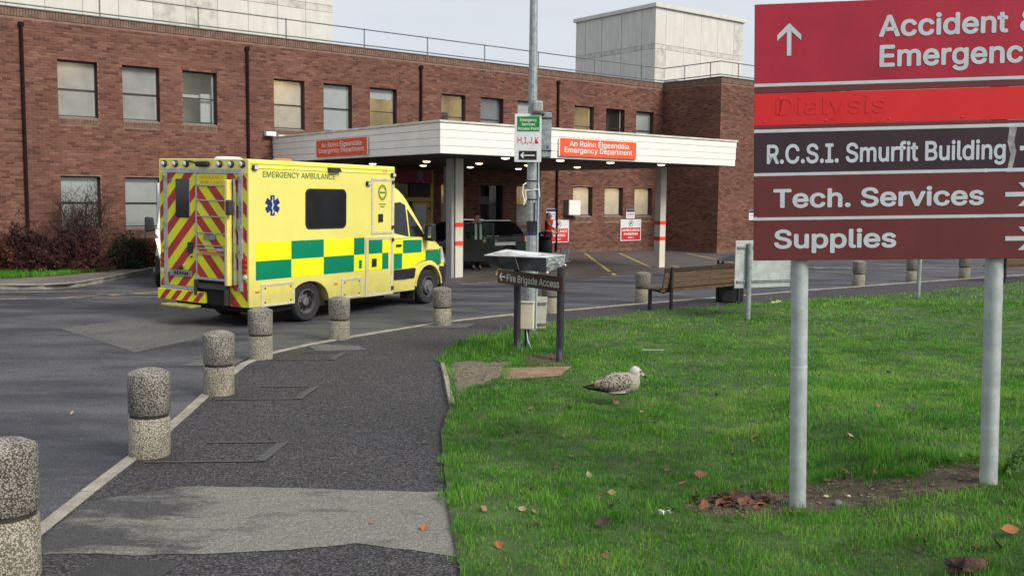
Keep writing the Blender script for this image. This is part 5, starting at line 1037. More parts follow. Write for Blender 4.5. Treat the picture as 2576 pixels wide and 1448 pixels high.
MB().box(-1.55, -.1, .863, .868, .70, .80).build('side_reflection', 'van_white', car); MB().box(-.86, -.15, .866, .872, .985, 1.0).build('waist_trim', 'chrome', car)  # pale strip paints in the silver reflection along the car's lower side
MB().poly([(1.03, -.72, .97), (1.03, .72, .97), (.30, .62, 1.39), (.30, -.62, 1.39)]).build('windscreen', 'car_glass', car, fix=False)
dr = MB().box(0, .98, -.03, .03, .25, .95).box(.02, .07, -.025, .025, .95, 1.42).box(.9, .95, -.025, .025, .95, 1.42).box(.07, .9, -.025, .025, 1.37, 1.42).build('open_door', 'car_black', car, bevel=.015)
dr.matrix_local = Matrix.Translation((.60, .90, 0)) @ Matrix.Rotation(R(180 - 35), 4, 'Z')
MB().quad((.07, 0, .95), (.9, 0, .95), (.9, 0, 1.37), (.07, 0, 1.37)).build('door_glass', 'glass_clear', dr, fix=False)

# ------------------------------------------------------------------ people
mat('skin', (0.50, 0.29, 0.20), .55, .08, 8); mat('hair_dark', (0.035, 0.022, 0.018), .6, .4, 30); mat('hair_fair', (0.36, 0.27, 0.17), .6, .3, 30)
mat('jacket_dark', (0.030, 0.032, 0.040), .8, .2, 8); mat('scarf', (0.46, 0.56, 0.46), .8, .12, 12); mat('trousers', (0.022, 0.022, 0.028), .85, .2, 8)
mat('red_top', (0.52, 0.025, 0.032), .75, .12, 8); mat('sleeve_grey', (0.30, 0.24, 0.22), .8, .12, 8); mat('shoe', (0.02, 0.02, 0.02), .5, .2); mat('eye_dark', (0.02, 0.015, 0.012), .2, .1)
def skin(name, chains, m, parent, sub=1):
    """chains: lists of (x,y,z,r); points closer than 1 mm are shared"""
    vs, es, rs = [], [], []
    def idx(p):
        for i, q in enumerate(vs):
            if (Vector(q) - Vector(p[:3])).length < 1e-3: return i
        vs.append(tuple(p[:3])); rs.append(p[3]); return len(vs) - 1
    for c in chains:
        k = [idx(p) for p in c]; es += list(zip(k, k[1:]))
    me = bpy.data.meshes.new(name); me.from_pydata(vs, es, []); o = bpy.data.objects.new(name, me); COL.objects.link(o); o.parent = parent
    md = o.modifiers.new('skin', 'SKIN'); md.use_smooth_shade = True
    if not me.skin_vertices: me.skin_vertices.new() if hasattr(me.skin_vertices, 'new') else None
    for i, d in enumerate(me.skin_vertices[0].data): d.radius = (rs[i] if not isinstance(rs[i], tuple) else rs[i][0], rs[i] if not isinstance(rs[i], tuple) else rs[i][1]); d.use_root = (i == 0)
    s = o.modifiers.new('smooth', 'SUBSURF'); s.levels = sub; s.render_levels = sub
    me.materials.append(MATS[m]); return o
def lerp(a, b, t): return tuple(a[i] + (b[i] - a[i]) * t for i in range(3))
def figure(root, H, sh, el_l, ha_l, el_r, ha_r, top_m, leg_m, hair_m, lean=(0, 0), sleeve=1.0, arm_m=None, hair_len=.0, feet=((.1, 0), (-.1, 0)), curl=.5):
    """faces local -y; standing height H; elbows and hands given in local coordinates; one body mesh, clothes and hair as children"""
    k = H / 1.70; hip = (0, 0, .92 * k); ch = (lean[0] * .6, lean[1] * .6, 1.22 * k); nk = (lean[0], lean[1], 1.46 * k); hd = (lean[0] * 1.05, lean[1] * 1.05 - .02, 1.585 * k)
    sl, s_r = (nk[0] + sh, nk[1], 1.385 * k), (nk[0] - sh, nk[1], 1.385 * k)
    ch_ = []
    ch_.append([(*hip, .12), (*ch, .13), (*lerp(ch, nk, .7), .10), (*nk, .055), (hd[0], hd[1] + .005, hd[2] - .055 * k, .068), (hd[0], hd[1] + .01, hd[2] + .03 * k, .088), (hd[0], hd[1] + .012, hd[2] + .085 * k, .055)])
    ch_.append([(hd[0], hd[1] + .005, hd[2] - .055 * k, .068), (hd[0], hd[1] - .062, hd[2] - .075 * k, .032)])
    ch_.append([(hd[0], hd[1] + .01, hd[2] + .03 * k, .088), (hd[0], hd[1] - .075, hd[2] + .0 * k, .020), (hd[0], hd[1] - .098, hd[2] - .012 * k, .012)])
    for sx, s, e, h in ((1, sl, el_l, ha_l), (-1, s_r, el_r, ha_r)):
        d = (Vector(h) - Vector(e)).normalized(); side = d.cross(Vector((0, -1, .2))).normalized(); palm = Vector(h) + d * .05
        ch_.append([(*lerp(ch, nk, .7), .10), (*s, .062), (*lerp(s, e, .5), .047), (*e, .038), (*lerp(e, h, .55), .034), (*h, .026), (*palm, .030)])
        nr = side.cross(d).normalized()
        for fi, (of, ln) in enumerate(((-.032, .062), (-.011, .075), (.011, .070), (.032, .054))):
            a = palm + side * of + d * .028; b2 = a + d * ln * .5; c2 = b2 + (d * (1 - curl) - nr * curl).normalized() * ln * .5
            ch_.append([(*palm, .030), (*a, .010), (*b2, .009), (*c2, .007)])
        a = palm - side * .035 - d * .02; ch_.append([(*palm, .030), (*a, .011), (*(a - side * .025 + d * .03), .009), (*(a - side * .03 + d * .055), .007)])
    for sx, ft in zip((1, -1), feet):
        hp = (sx * .09, 0, .88 * k); kn = (sx * .095 + ft[0] * .2, -.02, .49 * k); an = (ft[0], ft[1] + .02, .085)
        ch_.append([(*hip, .12), (*hp, .092), (*lerp(hp, kn, .5), .078), (*kn, .058), (*lerp(kn, an, .4), .056), (*an, .038), (an[0], an[1] - .13, .045, .032)])
    skin('body', ch_, 'skin', root)
    top = [[(0, lean[1] * .1, .86 * k, .135), (0 + lean[0] * .2, lean[1] * .2, 1.0 * k, .14), (*ch, .155), (*lerp(ch, nk, .7), .125), (nk[0], nk[1], nk[2] - .02, .072)]]
    for s, e, h in ((sl, el_l, ha_l), (s_r, el_r, ha_r)):
        q = [(*lerp(ch, nk, .7), .125), (*s, .078), (*lerp(s, e, .5), .062)]
        if sleeve > .5: q += [(*e, .053), (*lerp(e, h, .8), .043)]
        top.append(q)
    skin('top', top, top_m, root)
    lg = []
    for sx, ft in zip((1, -1), feet):
        hp = (sx * .09, 0, .88 * k); kn = (sx * .095 + ft[0] * .2, -.02, .49 * k); an = (ft[0], ft[1] + .02, .10)
        lg.append([(0, 0, .95 * k, .128), (*hp, .106), (*lerp(hp, kn, .5), .09), (*kn, .07), (*an, .058)])
    skin('trousers', lg, leg_m, root)
    for ft in feet: MB().box(ft[0] - .048, ft[0] + .048, ft[1] - .17, ft[1] + .07, .0, .085).build('shoe', 'shoe', root, bevel=.03, seg=3)
    hb = MB(); hb.ball((hd[0], hd[1] + .048, hd[2] + .050 * k), .097, .094, .100, 16, 10)
    if hair_len: hb.ball((hd[0], hd[1] + .075, hd[2] - .05), .09, .06, hair_len, 14, 9)
    hr = hb.build('hair', hair_m, root, smooth=True)
    for sx in (-1, 1): MB().ball((hd[0] + sx * .032, hd[1] - .078, hd[2] + .022 * k), .012, .008, .008, 8, 6).build('eye', 'eye_dark', root, smooth=True); MB().ball((hd[0] + sx * .088, hd[1] + .01, hd[2]), .012, .024, .034, 8, 6).build('ear', 'skin', root, smooth=True)
    MB().ball((hd[0], hd[1] - .083, hd[2] - .045 * k), .022, .007, .006, 8, 5).build('mouth', 'tail_red', root, smooth=True)
    return root
pw = W(-13.85, 5.50)
wom = thing('person', 'person in dark jacket and pale scarf, hand to mouth, behind the car door', 'person', pw, R(14))
figure(wom, 1.70, .19, (.26, -.02, 1.12), (.20, -.16, .94), (-.40, -.10, 1.26), (-.10, -.16, 1.46), 'jacket_dark', 'trousers', 'hair_dark', (0.0, -.03), hair_len=.10)
for sx in (-1, 1): MB().tube([(sx * .05, -.02, 1.46), (sx * .075, -.15, 1.36), (sx * .07, -.185, 1.15), (sx * .075, -.18, .92)], .040, 8).build('scarf', 'scarf', wom, smooth=True)
red = thing('person', 'fair haired person in a red top reaching over beside the black bin', 'person', (1.32, 36.75, 0), R(62))
figure(red, 1.62, .19, (.24, .02, 1.12), (.20, -.20, .95), (-.28, -.22, 1.16), (-.26, -.50, 1.00), 'red_top', 'trousers', 'hair_fair', (0.0, -.06), sleeve=.4, hair_len=.10)
# ------------------------------------------------------------------ bollards
bp_ = thing('bollard', '', 'bollard'); 
MB().lathe([(.150, -.02), (.156, .01), (.157, .275), (.150, .288)], 32).build('lower_drum', 'aggregate_pale', bp_, smooth=True)
MB().lathe([(.146, .28), (.142, .29), (.142, .31), (.146, .32)], 32).build('neck', 'aggregate_neck', bp_, smooth=True)
MB().lathe([(.148, .312), (.157, .325), (.160, .598), (.157, .607), (.15, .612), (.10, .634), (.05, .644), (.01, .647)], 32).build('upper_drum', 'aggregate', bp_, smooth=True)
BOL = [(-2.79, 5.27, 'nearest aggregate concrete bollard, cut off by the left edge'), (-2.97, 7.86, 'aggregate concrete bollard second from the camera on the path kerb'), (-3.15, 10.36, 'third aggregate concrete bollard along the kerb beside a sunken patch'), (-3.30, 12.69, 'aggregate concrete bollard in front of the ambulance rear corner'), (-2.59, 14.52, 'aggregate concrete bollard in front of the middle of the ambulance'), (-1.17, 16.28, 'aggregate concrete bollard in front of the ambulance front wheel'), (.71, 18.21, 'aggregate concrete bollard behind the post of the brown fire access sign'), (2.72, 20.2, 'aggregate concrete bollard behind the left end of the bench'), (8.88, 24.89, 'distant bollard seen between the posts of the large sign, left one'), (10.89, 26.45, 'distant bollard partly behind the thin bare pole under the large sign'), (13.06, 28.06, 'distant bollard nearest the right post of the large sign'), (5.9, 22.9, 'distant bollard hidden behind the grey sign backs')]
for i, (x, y, lb) in enumerate(BOL[:11]):
    o = bp_ if i == 0 else copy_tree(bp_)
    o.location = (x, y, .022); o.scale = ((1.05, 1.05, 1.22), (1.05, 1.05, 1.12), (1.03, 1.03, 1.07), (1, 1, 1.05))[i] if i < 4 else (1, 1, 1); o.rotation_euler = (R(random.uniform(-1, 1)), R(random.uniform(-1, 1)), random.uniform(0, 6)); tag(o, lb, 'bollard', 'concrete bollards along the path kerb')

# ------------------------------------------------------------------ large directory sign
PL = Vector((1.958, 6.447, .0)); yaw, roll = R(-7), .027
big = thing('directory_sign', 'large red and brown hospital directory sign on two grey posts in the lawn', 'sign', PL)
Xs = Vector((math.cos(yaw), math.sin(yaw), 0)); X2 = Xs * math.cos(roll) + Vector((0, 0, math.sin(roll))); Z2 = -Xs * math.sin(roll) + Vector((0, 0, math.cos(roll))); Y2 = Z2.cross(X2)
big.matrix_world = Matrix(((X2.x, Y2.x, Z2.x, PL.x), (X2.y, Y2.y, Z2.y, PL.y), (X2.z, Y2.z, Z2.z, .05)  , (0, 0, 0, 1)))
for x, z0 in ((0.008, -.12), (1.247, .10)):
    p = MB().cyl((x, .075, z0), (x, .075, 3.33), .0555, n=24).build('post', 'galv_light', big, smooth=True)
    if x < .5: MB().cyl((x, .075, .985), (x, .075, .995), .0565, n=24).build('weld_ring', 'letter_grey', p)
XL, XR = -.305, 2.06
def board(z0, z1, m): return MB().box(XL, XR, -.004, .014, z0 + .001, z1 - .001).build('panel', m, big, bevel=.002, seg=1)
b1 = board(2.875, 3.384, 'sign_red'); board(2.81, 2.852, 'sign_maroon'); b2 = board(2.60, 2.81, 'sign_red_bright'); board(2.577, 2.60, 'sign_maroon'); b3 = board(2.292, 2.554, 'sign_dark'); b4 = board(2.000, 2.271, 'sign_maroon'); b5 = board(1.712, 1.979, 'sign_maroon')
for a, c in ((2.852, 2.875), (2.554, 2.577), (2.271, 2.292), (1.979, 2.000)): MB().box(XL, XR, -.006, .012, a + .001, c - .001).build('divider', 'letter_grey', big)
for z in (1.85, 2.45, 3.1): MB().box(XL + .05, XR - .05, .015, .045, z - .03, z + .03).build('back_rail', 'galvanised', big)
def up_arrow(par, x, z, h, w, y=-.0065):
    t = .028
    MB().poly([(x - t * .5, y, z), (x + t * .5, y, z), (x + t * .5, y, z + h - .03), (x - t * .5, y, z + h - .03)]).build('arrow_shaft', 'letter_grey', par, fix=False)
    MB().poly([(x, y - .0006, z + h), (x - w, y - .0006, z + h - .075), (x - w, y - .0006, z + h - .112), (x, y - .0006, z + h - .040), (x + w, y - .0006, z + h - .112), (x + w, y - .0006, z + h - .075)]).build('arrow_head', 'letter_grey', par, fix=False)
def right_arrow(par, x, z, L, y=-.0065):
    MB().poly([(x, y, z - .0145), (x + L - .03, y, z - .0145), (x + L - .03, y, z + .0145), (x, y, z + .0145)]).build('arrow_shaft', 'letter_grey', par, fix=False)
    e = x + L
    MB().poly([(e, y - .0006, z), (e - .075, y - .0006, z + .075), (e - .112, y - .0006, z + .075), (e - .040, y - .0006, z), (e - .112, y - .0006, z - .075), (e - .075, y - .0006, z - .075)]).build('arrow_head', 'letter_grey', par, fix=False)
up_arrow(b1, -.086, 3.048, .208, .076)
LT = lambda tx, par, x, z, cap, w, bold=.022, m='letter_grey': lettering(tx, par, (x, -.0062, z), (1, 0, 0), (0, 0, 1), cap, w, m, bold)
LT('Accident', b1, .475, 3.147, .137, .790); LT('&', b1, 1.335, 3.147, .137, .13); LT('Emergency', b1, .482, 2.956, .139, .985)
LT('R.C.S.I. Smurfit Building', b3, -.223, 2.350, .126, 1.493, .02); right_arrow(b3, 1.355, 2.418, .22)
LT('Tech. Services', b4, -.180, 2.060, .125, 1.325); right_arrow(b4, 1.275, 2.125, .19)
LT('Supplies', b5, -.173, 1.792, .125, .780); right_arrow(b5, 1.282, 1.842, .19)
LT('Dialysis', b2, -.165, 2.665, .115, .69, 0.0, 'sign_relief')
for k, x in enumerate((-.24, .15, .55, 1.0, 1.45)): MB().ball((x, -.004, 2.625), .011, .003, .008, 8, 5).build('rivet', 'sign_relief', b2)
MB().poly([(1.29, -.0052, 2.553), (1.335, -.0052, 2.553), (1.32, -.0052, 2.46), (1.335, -.0052, 2.40), (1.315, -.0052, 2.293), (1.285, -.0052, 2.293), (1.30, -.0052, 2.38), (1.28, -.0052, 2.46)]).build('scrape_mark', 'paint_white', b3, fix=False)

# ------------------------------------------------------------------ fire brigade access sign with zinc trough
fs = thing('fire_access_sign', 'brown sign reading Fire Brigade Access on two weathered black posts', 'sign', (.075, 13.42, .02))
pa, pb = Vector((0, 0, 0)), Vector((.56, -.80, 0)); dd = (pb - pa).normalized(); nn = Vector((dd.y, -dd.x, 0))
if nn.y > 0: nn = -nn
for p, h in ((pa, 1.24), (pb, 1.25)): MB().cyl(p + Vector((0, 0, -.1)), p + Vector((0, 0, h)), .050, n=18).build('post', 'weathered_black', fs, smooth=True)
c = pa + dd * -.40 + nn * .058
def fsp(s, z, d=0.0): return tuple(c + dd * s + nn * d + Vector((0, 0, z)))
MB().hexa([fsp(0, .945, -.012), fsp(1.50, .935, -.012), fsp(1.50, .935, .006), fsp(0, .945, .006), fsp(0, 1.135, -.012), fsp(1.50, 1.13, -.012), fsp(1.50, 1.13, .006), fsp(0, 1.135, .006)]).build('panel', 'sign_brown', fs)
lettering('Fire Brigade Access', fs, fsp(.235, .985, .0085), dd, (0, 0, 1), .098, 1.19, 'letter_cream', .012)
for poly in ([(.045, 1.04), (.105, 1.105), (.125, 1.09), (.075, 1.04), (.125, .99), (.105, .975)], [(.06, 1.052), (.20, 1.052), (.20, 1.03), (.06, 1.03)]): MB().poly([fsp(s, z, .0085 + (.0006 if len(poly) == 4 else 0)) for s, z in poly]).build('arrow', 'letter_cream', fs, fix=False)
tr = thing('zinc_trough', 'battered grey zinc box resting on the posts above the brown sign', 'box', (.17, 12.9, 1.2))
T = [(-.365, 12.75, 1.405), (.43, 12.38, 1.405), (.71, 13.06, 1.40), (-.09, 13.47, 1.445)]; B = [(-.29, 12.80, 1.245), (.44, 12.42, 1.215), (.70, 13.03, 1.27), (-.07, 13.42, 1.27)]
loc = lambda p: Vector(p) - Vector((.17, 12.9, 1.2))
Tq = [loc(p) for p in T]; Bq = [loc(p) for p in B]
MB().poly(Tq).build('top_sheet', 'zinc_top', tr, fix=False); 
MB().quad(Bq[0], Bq[1], Tq[1], Tq[0]).quad(Bq[2], Bq[3], Tq[3], Tq[2]).quad(Bq[3], Bq[0], Tq[0], Tq[3]).quad(Bq[3], Bq[2], Bq[1], Bq[0]).build('side_sheet', 'zinc_side_shaded', tr, fix=False)
MB().quad(Bq[1], Bq[2], Tq[2], Tq[1]).build('end_sheet', 'zinc_end', tr, fix=False)
MB().tube([Tq[0], Tq[1], Tq[2], Tq[3], Tq[0]], .008, 6).build('rolled_rim', 'galv_light', tr)
MB().tube([Tq[0].lerp(Tq[1], .5), Bq[0].lerp(Bq[1], .52)], .004, 5).build('seam', 'galv_light', tr)
for q in (Bq[1], Bq[2]): MB().ball(q + Vector((.01, -.01, 0)), .016, .016, .016, 8, 6).build('bolt', 'letter_white', tr, smooth=True)
jb = thing('junction_box', 'small cream plastic box on a low grey post beside the fire sign', 'box', (.215, 13.62, .03), R(-8))
MB().box(-.105, .10, -.09, .05, .30, .665).build('cover', 'cream_plastic', jb, bevel=.012); MB().box(-.135, -.085, -.03, .05, -.05, .66).build('post', 'galvanised', jb); MB().box(-.03, .03, -.02, .04, -.05, .30).build('post', 'weathered_black', jb)
MB().box(-.12, .11, -.10, .06, .665, .685).build('lid', 'cream_panel', jb, bevel=.006); MB().tube([(.0, -.03, .3), (.02, -.05, .14), (.07, -.06, .02), (.0, -.09, .0), (-.10, -.10, .02), (-.17, -.08, .08), (-.18, -.05, .16)], .011, 7).build('cable', 'letter_grey', jb, smooth=True)

# ------------------------------------------------------------------ lamp post with access point sign
lp = thing('lamp_post', 'tall galvanised lamp post rising from the lawn beside the path', 'lamp post', (.30, 15.5, .0))
MB().cyl((0.01, 0, -.1), (.0, 0, .9), .098, .095, n=12).build('base', 'galvanised', lp); MB().cyl((.0, 0, .9), (-.01, 0, 8.2), .092, .042, n=12).build('shaft', 'galvanised', lp)
MB().cyl((0, 0, 1.62), (0, 0, 1.80), .0905, n=12).build('black_tape', 'black_plastic', lp); MB().cyl((0, 0, 1.575), (0, 0, 1.622), .092, n=12).build('blue_tape', 'notice_blue', lp)
MB().obox((-.01, 0, 8.1), (-.01, -1.2, 8.45), .05, .05).build('arm', 'galvanised', lp); MB().box(-.15, .13, -1.9, -1.15, 8.4, 8.52).build('luminaire', 'galv_light', lp, bevel=.04)
MB().tube([(.10, -.02, 2.75), (.105, -.02, 2.2), (.10, -.03, 1.7), (.10, -.05, .9), (.09, -.09, .1)], .010, 6).build('cable', 'letter_grey', lp)
MB().tube([(-.09, -.06, 2.40), (-.14, -.08, 2.36), (-.15, -.08, 2.25), (-.12, -.08, 2.12), (-.13, -.08, 2.05), (-.09, -.07, 2.15), (-.11, -.07, 2.28), (.1, -.07, 2.30), (.12, -.05, 2.18), (.1, -.05, 2.4)], .011, 6).build('tied_rope', 'letter_white', lp)
for z in (2.13, 2.42): MB().cyl((0, 0, z), (0, 0, z + .02), .088, n=12).build('band', 'black_plastic', lp)
MB().box(.04, .055, -.095, -.08, 1.75, 2.1).build('stain', 'black_plastic', lp)
ap = thing('access_point_sign', 'white and green emergency services access point sign strapped to the lamp post', 'sign', (.30, 15.36, 2.72), R(-2))
MB().box(-.285, .135, -.01, .01, 0, .745).build('panel', 'notice_white', ap, bevel=.006); MB().box(-.245, .105, -.0135, -.0105, .475, .705).build('green_field', 'sign_green', ap); MB().box(-.215, .065, -.0135, -.0105, .035, .175).build('black_field', 'black_plastic', ap)
for tx, x, z, w in (('Emergency', -.20, .630, .26), ('Services', -.175, .565, .21), ('Access Point', -.235, .498, .33)): lettering(tx, ap, (x, -.0145, z), (1, 0, 0), (0, 0, 1), .044, w, 'letter_white', .01)
lettering('H,I,J,K', ap, (-.235, -.0115, .29), (1, 0, 0), (0, 0, 1), .095, .33, 'sign_wall_red', .005)
for poly in ([(-.19, .105), (-.15, .15), (-.132, .143), (-.160, .105), (-.132, .067), (-.15, .06)], [(-.18, .113), (.035, .113), (.035, .097), (-.18, .097)]): MB().poly([(x, -.0145 - (.0005 if len(poly) == 4 else 0), z) for x, z in poly]).build('arrow', 'letter_white', ap, fix=False)
for z in (.15, .6): MB().box(-.1, .1, .01, .06, z, z + .04).build('clip', 'galvanised', ap)
bk = thing('post_cabinet', 'tall grey metal cabinet fixed behind the access point sign', 'cabinet', (.30, 15.5, 2.80))
MB().box(.10, .295, -.06, .10, 0, .70).build('body', 'galvanised', bk, bevel=.012); MB().box(.09, .30, -.07, .11, .60, .62).box(.09, .30, -.07, .11, .10, .115).build('strap', 'weathered_black', bk); MB().box(.22, .25, -.062, -.060, .14, .17).build('sticker', 'notice_blue', bk)
cg = thing('caged_light', 'small white floodlight in a wire cage on the lamp post', 'light', (.38, 15.40, 3.48))
MB().box(-.07, .07, -.05, .06, .02, .19).build('housing', 'letter_cream', cg, bevel=.03)
for k in range(5): MB().tube([(-.08 + .04 * k, -.062, 0), (-.08 + .04 * k, -.066, .2), (-.08 + .04 * k, .06, .21)], .0035, 5).build('cage_wire', 'frame_grey', cg)
for k in range(5): MB().tube([(-.085, .05, .02 + .042 * k), (-.085, -.066, .02 + .042 * k), (.085, -.066, .02 + .042 * k), (.085, .05, .02 + .042 * k)], .0035, 5).build('cage_wire', 'frame_grey', cg)
MB().box(-.1, .1, -.08, .05, -.02, 0).build('shelf', 'frame_brown', cg)
pn = thing('strapped_panel', 'pale grey sign panel strapped low on the lamp post facing away', 'sign', (.30, 15.64, .02))
MB().hexa([(-.28, 0, .03), (.25, 0, .03), (.25, .012, .03), (-.28, .012, .03), (-.265, 0, .57), (.275, 0, .56), (.275, .012, .56), (-.265, .012, .57)]).build('panel', 'cream_panel', pn)
for z in (.10, .44): MB().box(-.27, .26, -.022, -.0, z, z + .03).build('rail', 'frame_grey', pn); MB().box(-.27, .26, -.0235, -.0225, z + .012, z + .018).build('groove', 'black_plastic', pn)

# ------------------------------------------------------------------ benches, bins, sign backs
def bench(label, p0, p1, back_to_cam=True, L=None):
    a, b = Vector((*p0, 0)), Vector((*p1, 0)); d = (b - a); L = d.length; t = thing('bench', label, 'bench', (a.x, a.y, .022), math.atan2(d.y, d.x))
    # local x along the bench, backrest at y=0 (towards the lawn), seat reaches to +y
    for k, (z, y) in enumerate(((.80, -.03), (.70, -.015), (.60, .0), (.50, .02), (.42, .06))):
        for h in range(2):
            x0, x1 = (-.10, L * .56) if h == 0 else (L * .56 + .006, L + .12)
            MB().obox((x0, y, z), (x1, y, z), .035, .090, (0, -.12, 1)).build('back_slat', 'bench_wood_dark' if k == 0 else 'bench_wood', t, bevel=.006, seg=1)
    for k in range(4): MB().box(-.10, L + .12, .10 + .105 * k, .10 + .105 * k + .085, .405, .44).build('seat_slat', 'bench_wood', t, bevel=.006, seg=1)
    for x in (.08, L - .1):
        fr = MB().tube([(x, -.06, .86), (x, -.035, .55), (x, .01, .40), (x, .14, .36), (x, .50, .41), (x, .56, .42)], .024, 6).build('end_frame', 'black_paint', t)
        MB().box(x - .028, x + .028, -.075, -.03, 0, .84).build('rear_leg', 'black_paint', t); MB().box(x - .028, x + .028, .44, .49, 0, .41).build('front_leg', 'black_paint', t)
    return t
bench('weathered wooden slatted bench seen from behind at the lawn edge', (2.95, 18.5), (4.72, 20.15))
bench('distant dark wooden bench at the right edge behind the sign post', (13.25, 26.3), (15.2, 27.55))
def bin_(label, loc, roof):
    t = thing('litter_bin', label, 'bin', loc)
    if roof:
        MB().box(-.24, .24, -.24, .24, .0, .72).build('body', 'black_plastic', t, bevel=.03); MB().box(-.25, .25, -.25, .25, .72, .80).build('rim', 'black_plastic', t, bevel=.02)
        for sx in (-1, 1):
            for sy in (-1, 1): MB().box(sx * .22 - .02, sx * .22 + .02, sy * .22 - .02, sy * .22 + .02, .8, .88).build('hood_post', 'black_plastic', t)
        MB().hexa([(-.27, -.27, .87), (.27, -.27, .87), (.27, .27, .87), (-.27, .27, .87), (-.02, -.02, 1.0), (.02, -.02, 1.0), (.02, .02, 1.0), (-.02, .02, 1.0)]).build('hood', 'black_plastic', t)
    else:
        MB().lathe([(.24, 0), (.26, .03), (.265, .66), (.255, .68)], 28).build('body', 'black_plastic', t, smooth=True); MB().lathe([(.235, .68), (.235, .80)], 28).build('opening', 'dark_underside', t)
        MB().lathe([(.27, .76), (.275, .86), (.24, .93), (.12, .975), (.01, .985)], 28).build('hood', 'black_plastic', t, smooth=True)
        MB().box(-.17, -.08, -.272, -.25, .82, .88).build('label_plate', 'letter_white', t); MB().box(.03, .15, -.275, -.245, .80, .88).build('label_plate', 'sign_wall_red', t)
    return t
bin_('round black litter bin with domed hood near the brick wall', (1.18, 35.3, .004), False); bin_('square black litter bin with pitched hood beside the bench end', (4.62, 20.55, .022), True)
def sign_back(label, p0, p1, z0, z1, x0, x1, posts):
    a, b = Vector((*p0, 0)), Vector((*p1, 0)); d = b - a; t = thing('sign_back', label, 'sign', (a.x, a.y, zgf(a.x, a.y) - .02), math.atan2(d.y, d.x))
    if z1:
        MB().box(x0, x1, .05, .066, z0, z1).build('panel', 'galv_light', t, bevel=.012)
        for z in (z0 + .10, z1 - .14): MB().box(x0 + .04, x1 - .04, .025, .05, z, z + .04).build('channel', 'galvanised', t); MB().box(x0 + .04, x1 - .04, .0235, .0255, z + .015, z + .024).build('channel_slot', 'black_plastic', t)
    for x in posts: MB().cyl((x, 0, -.15), (x, 0, (z1 - .05) if z1 else 2.6), .045, n=18).build('post', 'galvanised', t, smooth=True)
    return t
sign_back('pale grey metal back of a two post sign standing in the lawn', (4.18, 17.13), (5.12, 17.55), .58, 1.42, -.27, 1.35, (0, 1.03))
sign_back('thin bare galvanised pole standing alone at the lawn edge', (8.92, 21.29), (9.9, 21.7), 0, 0, 0, 0, (0,))

# ------------------------------------------------------------------ things fixed to the wall under the canopy
def wall_sign(label, u, z, w, h):
    t = thing('parking_sign', label, 'sign', W(u, .02, z), TH)
    MB().box(0, w, -.03, 0, 0, h).build('panel', 'notice_white', t, bevel=.006); MB().box(.05, w - .05, -.0335, -.0305, .04, h * .62).build('red_field', 'sign_wall_red', t)
    MB().lathe([(.115, -.0015), (.135, -.0015), (.135, .0015), (.115, .0015)], 28, (w * .5, -.033, h * .81), 'y', False).build('circle', 'black_plastic', t)
    lettering('P', t, (w * .5 - .045, -.034, h * .81 - .065), (1, 0, 0), (0, 0, 1), .13, .10, 'black_plastic', .03)
    for tx, x, zz, c, ww in (('Strictly', .36, .555, .05, w - .72), ('AMBULANCE', .10, .40, .10, w - .20), ('PARKING', .2, .24, .10, w - .40), ('ONLY', .42, .11, .06, w - .84)): lettering(tx, t, (x, -.0345, zz * h / .9), (1, 0, 0), (0, 0, 1), c * h / .9, ww, 'letter_white', .02)
wall_sign('ambulance parking only sign on the brick wall behind the black bin', -6.42, .43, 1.10, .90); wall_sign('ambulance parking only sign on the brick wall below the small square windows', -2.45, .43, 1.22, .90)
def notice(label, u, n, z, w, h, rot=TH):
    t = thing('wall_notice', label, 'notice', W(u, n, z), rot); MB().box(0, w, -.012, 0, 0, h).build('sheet', 'notice_white', t); MB().box(.01, w - .01, -.0145, -.0125, h * .72, h - .01).build('blue_band', 'notice_blue', t)
    for k, f in enumerate((.5, .38, .2)): MB().box(.05, w - .05, -.0145, -.0125, h * f, h * f + .02).build('red_line' if k < 2 else 'grey_line', 'sign_wall_red' if k < 2 else 'frame_grey', t)
notice('small white and blue notice above the left ambulance parking sign', -6.50, .02, 1.36, .50, .41); notice('small white and blue notice above the right ambulance parking sign', -2.12, .02, 1.37, .50, .38); notice('small white notice on the wing wall beside the large sign', 1.95, 3.18, 1.35, .55, .42)
wb = thing('wall_cabinet', 'white metal cabinet projecting from the brick wall beside a window', 'cabinet', W(-5.55, .015, 1.52), TH)
MB().box(0, .62, -.26, -.0, 0, .60).build('body', 'column_grey', wb); MB().box(.01, .61, -.275, -.262, .01, .59).build('door', 'fascia_white', wb, bevel=.006)
for z in (.1, .48): MB().ball((.54, -.277, z), .016, .008, .016, 8, 5).build('lock', 'frame_grey', wb)
hs = thing('hose_stand', 'low blue grey box with a pinkish bent hose near the parking bays', 'box', (1.78, 33.2, .004))
MB().box(-.13, .13, -.1, .1, 0, .50).build('body', 'letter_grey', hs, bevel=.02); MB().tube([(.1, 0, .5), (.12, 0, .72), (.2, 0, .55), (.27, 0, .3), (.25, 0, .08), (.16, 0, .02)], .018, 7).build('hose', 'stone_pale', hs)

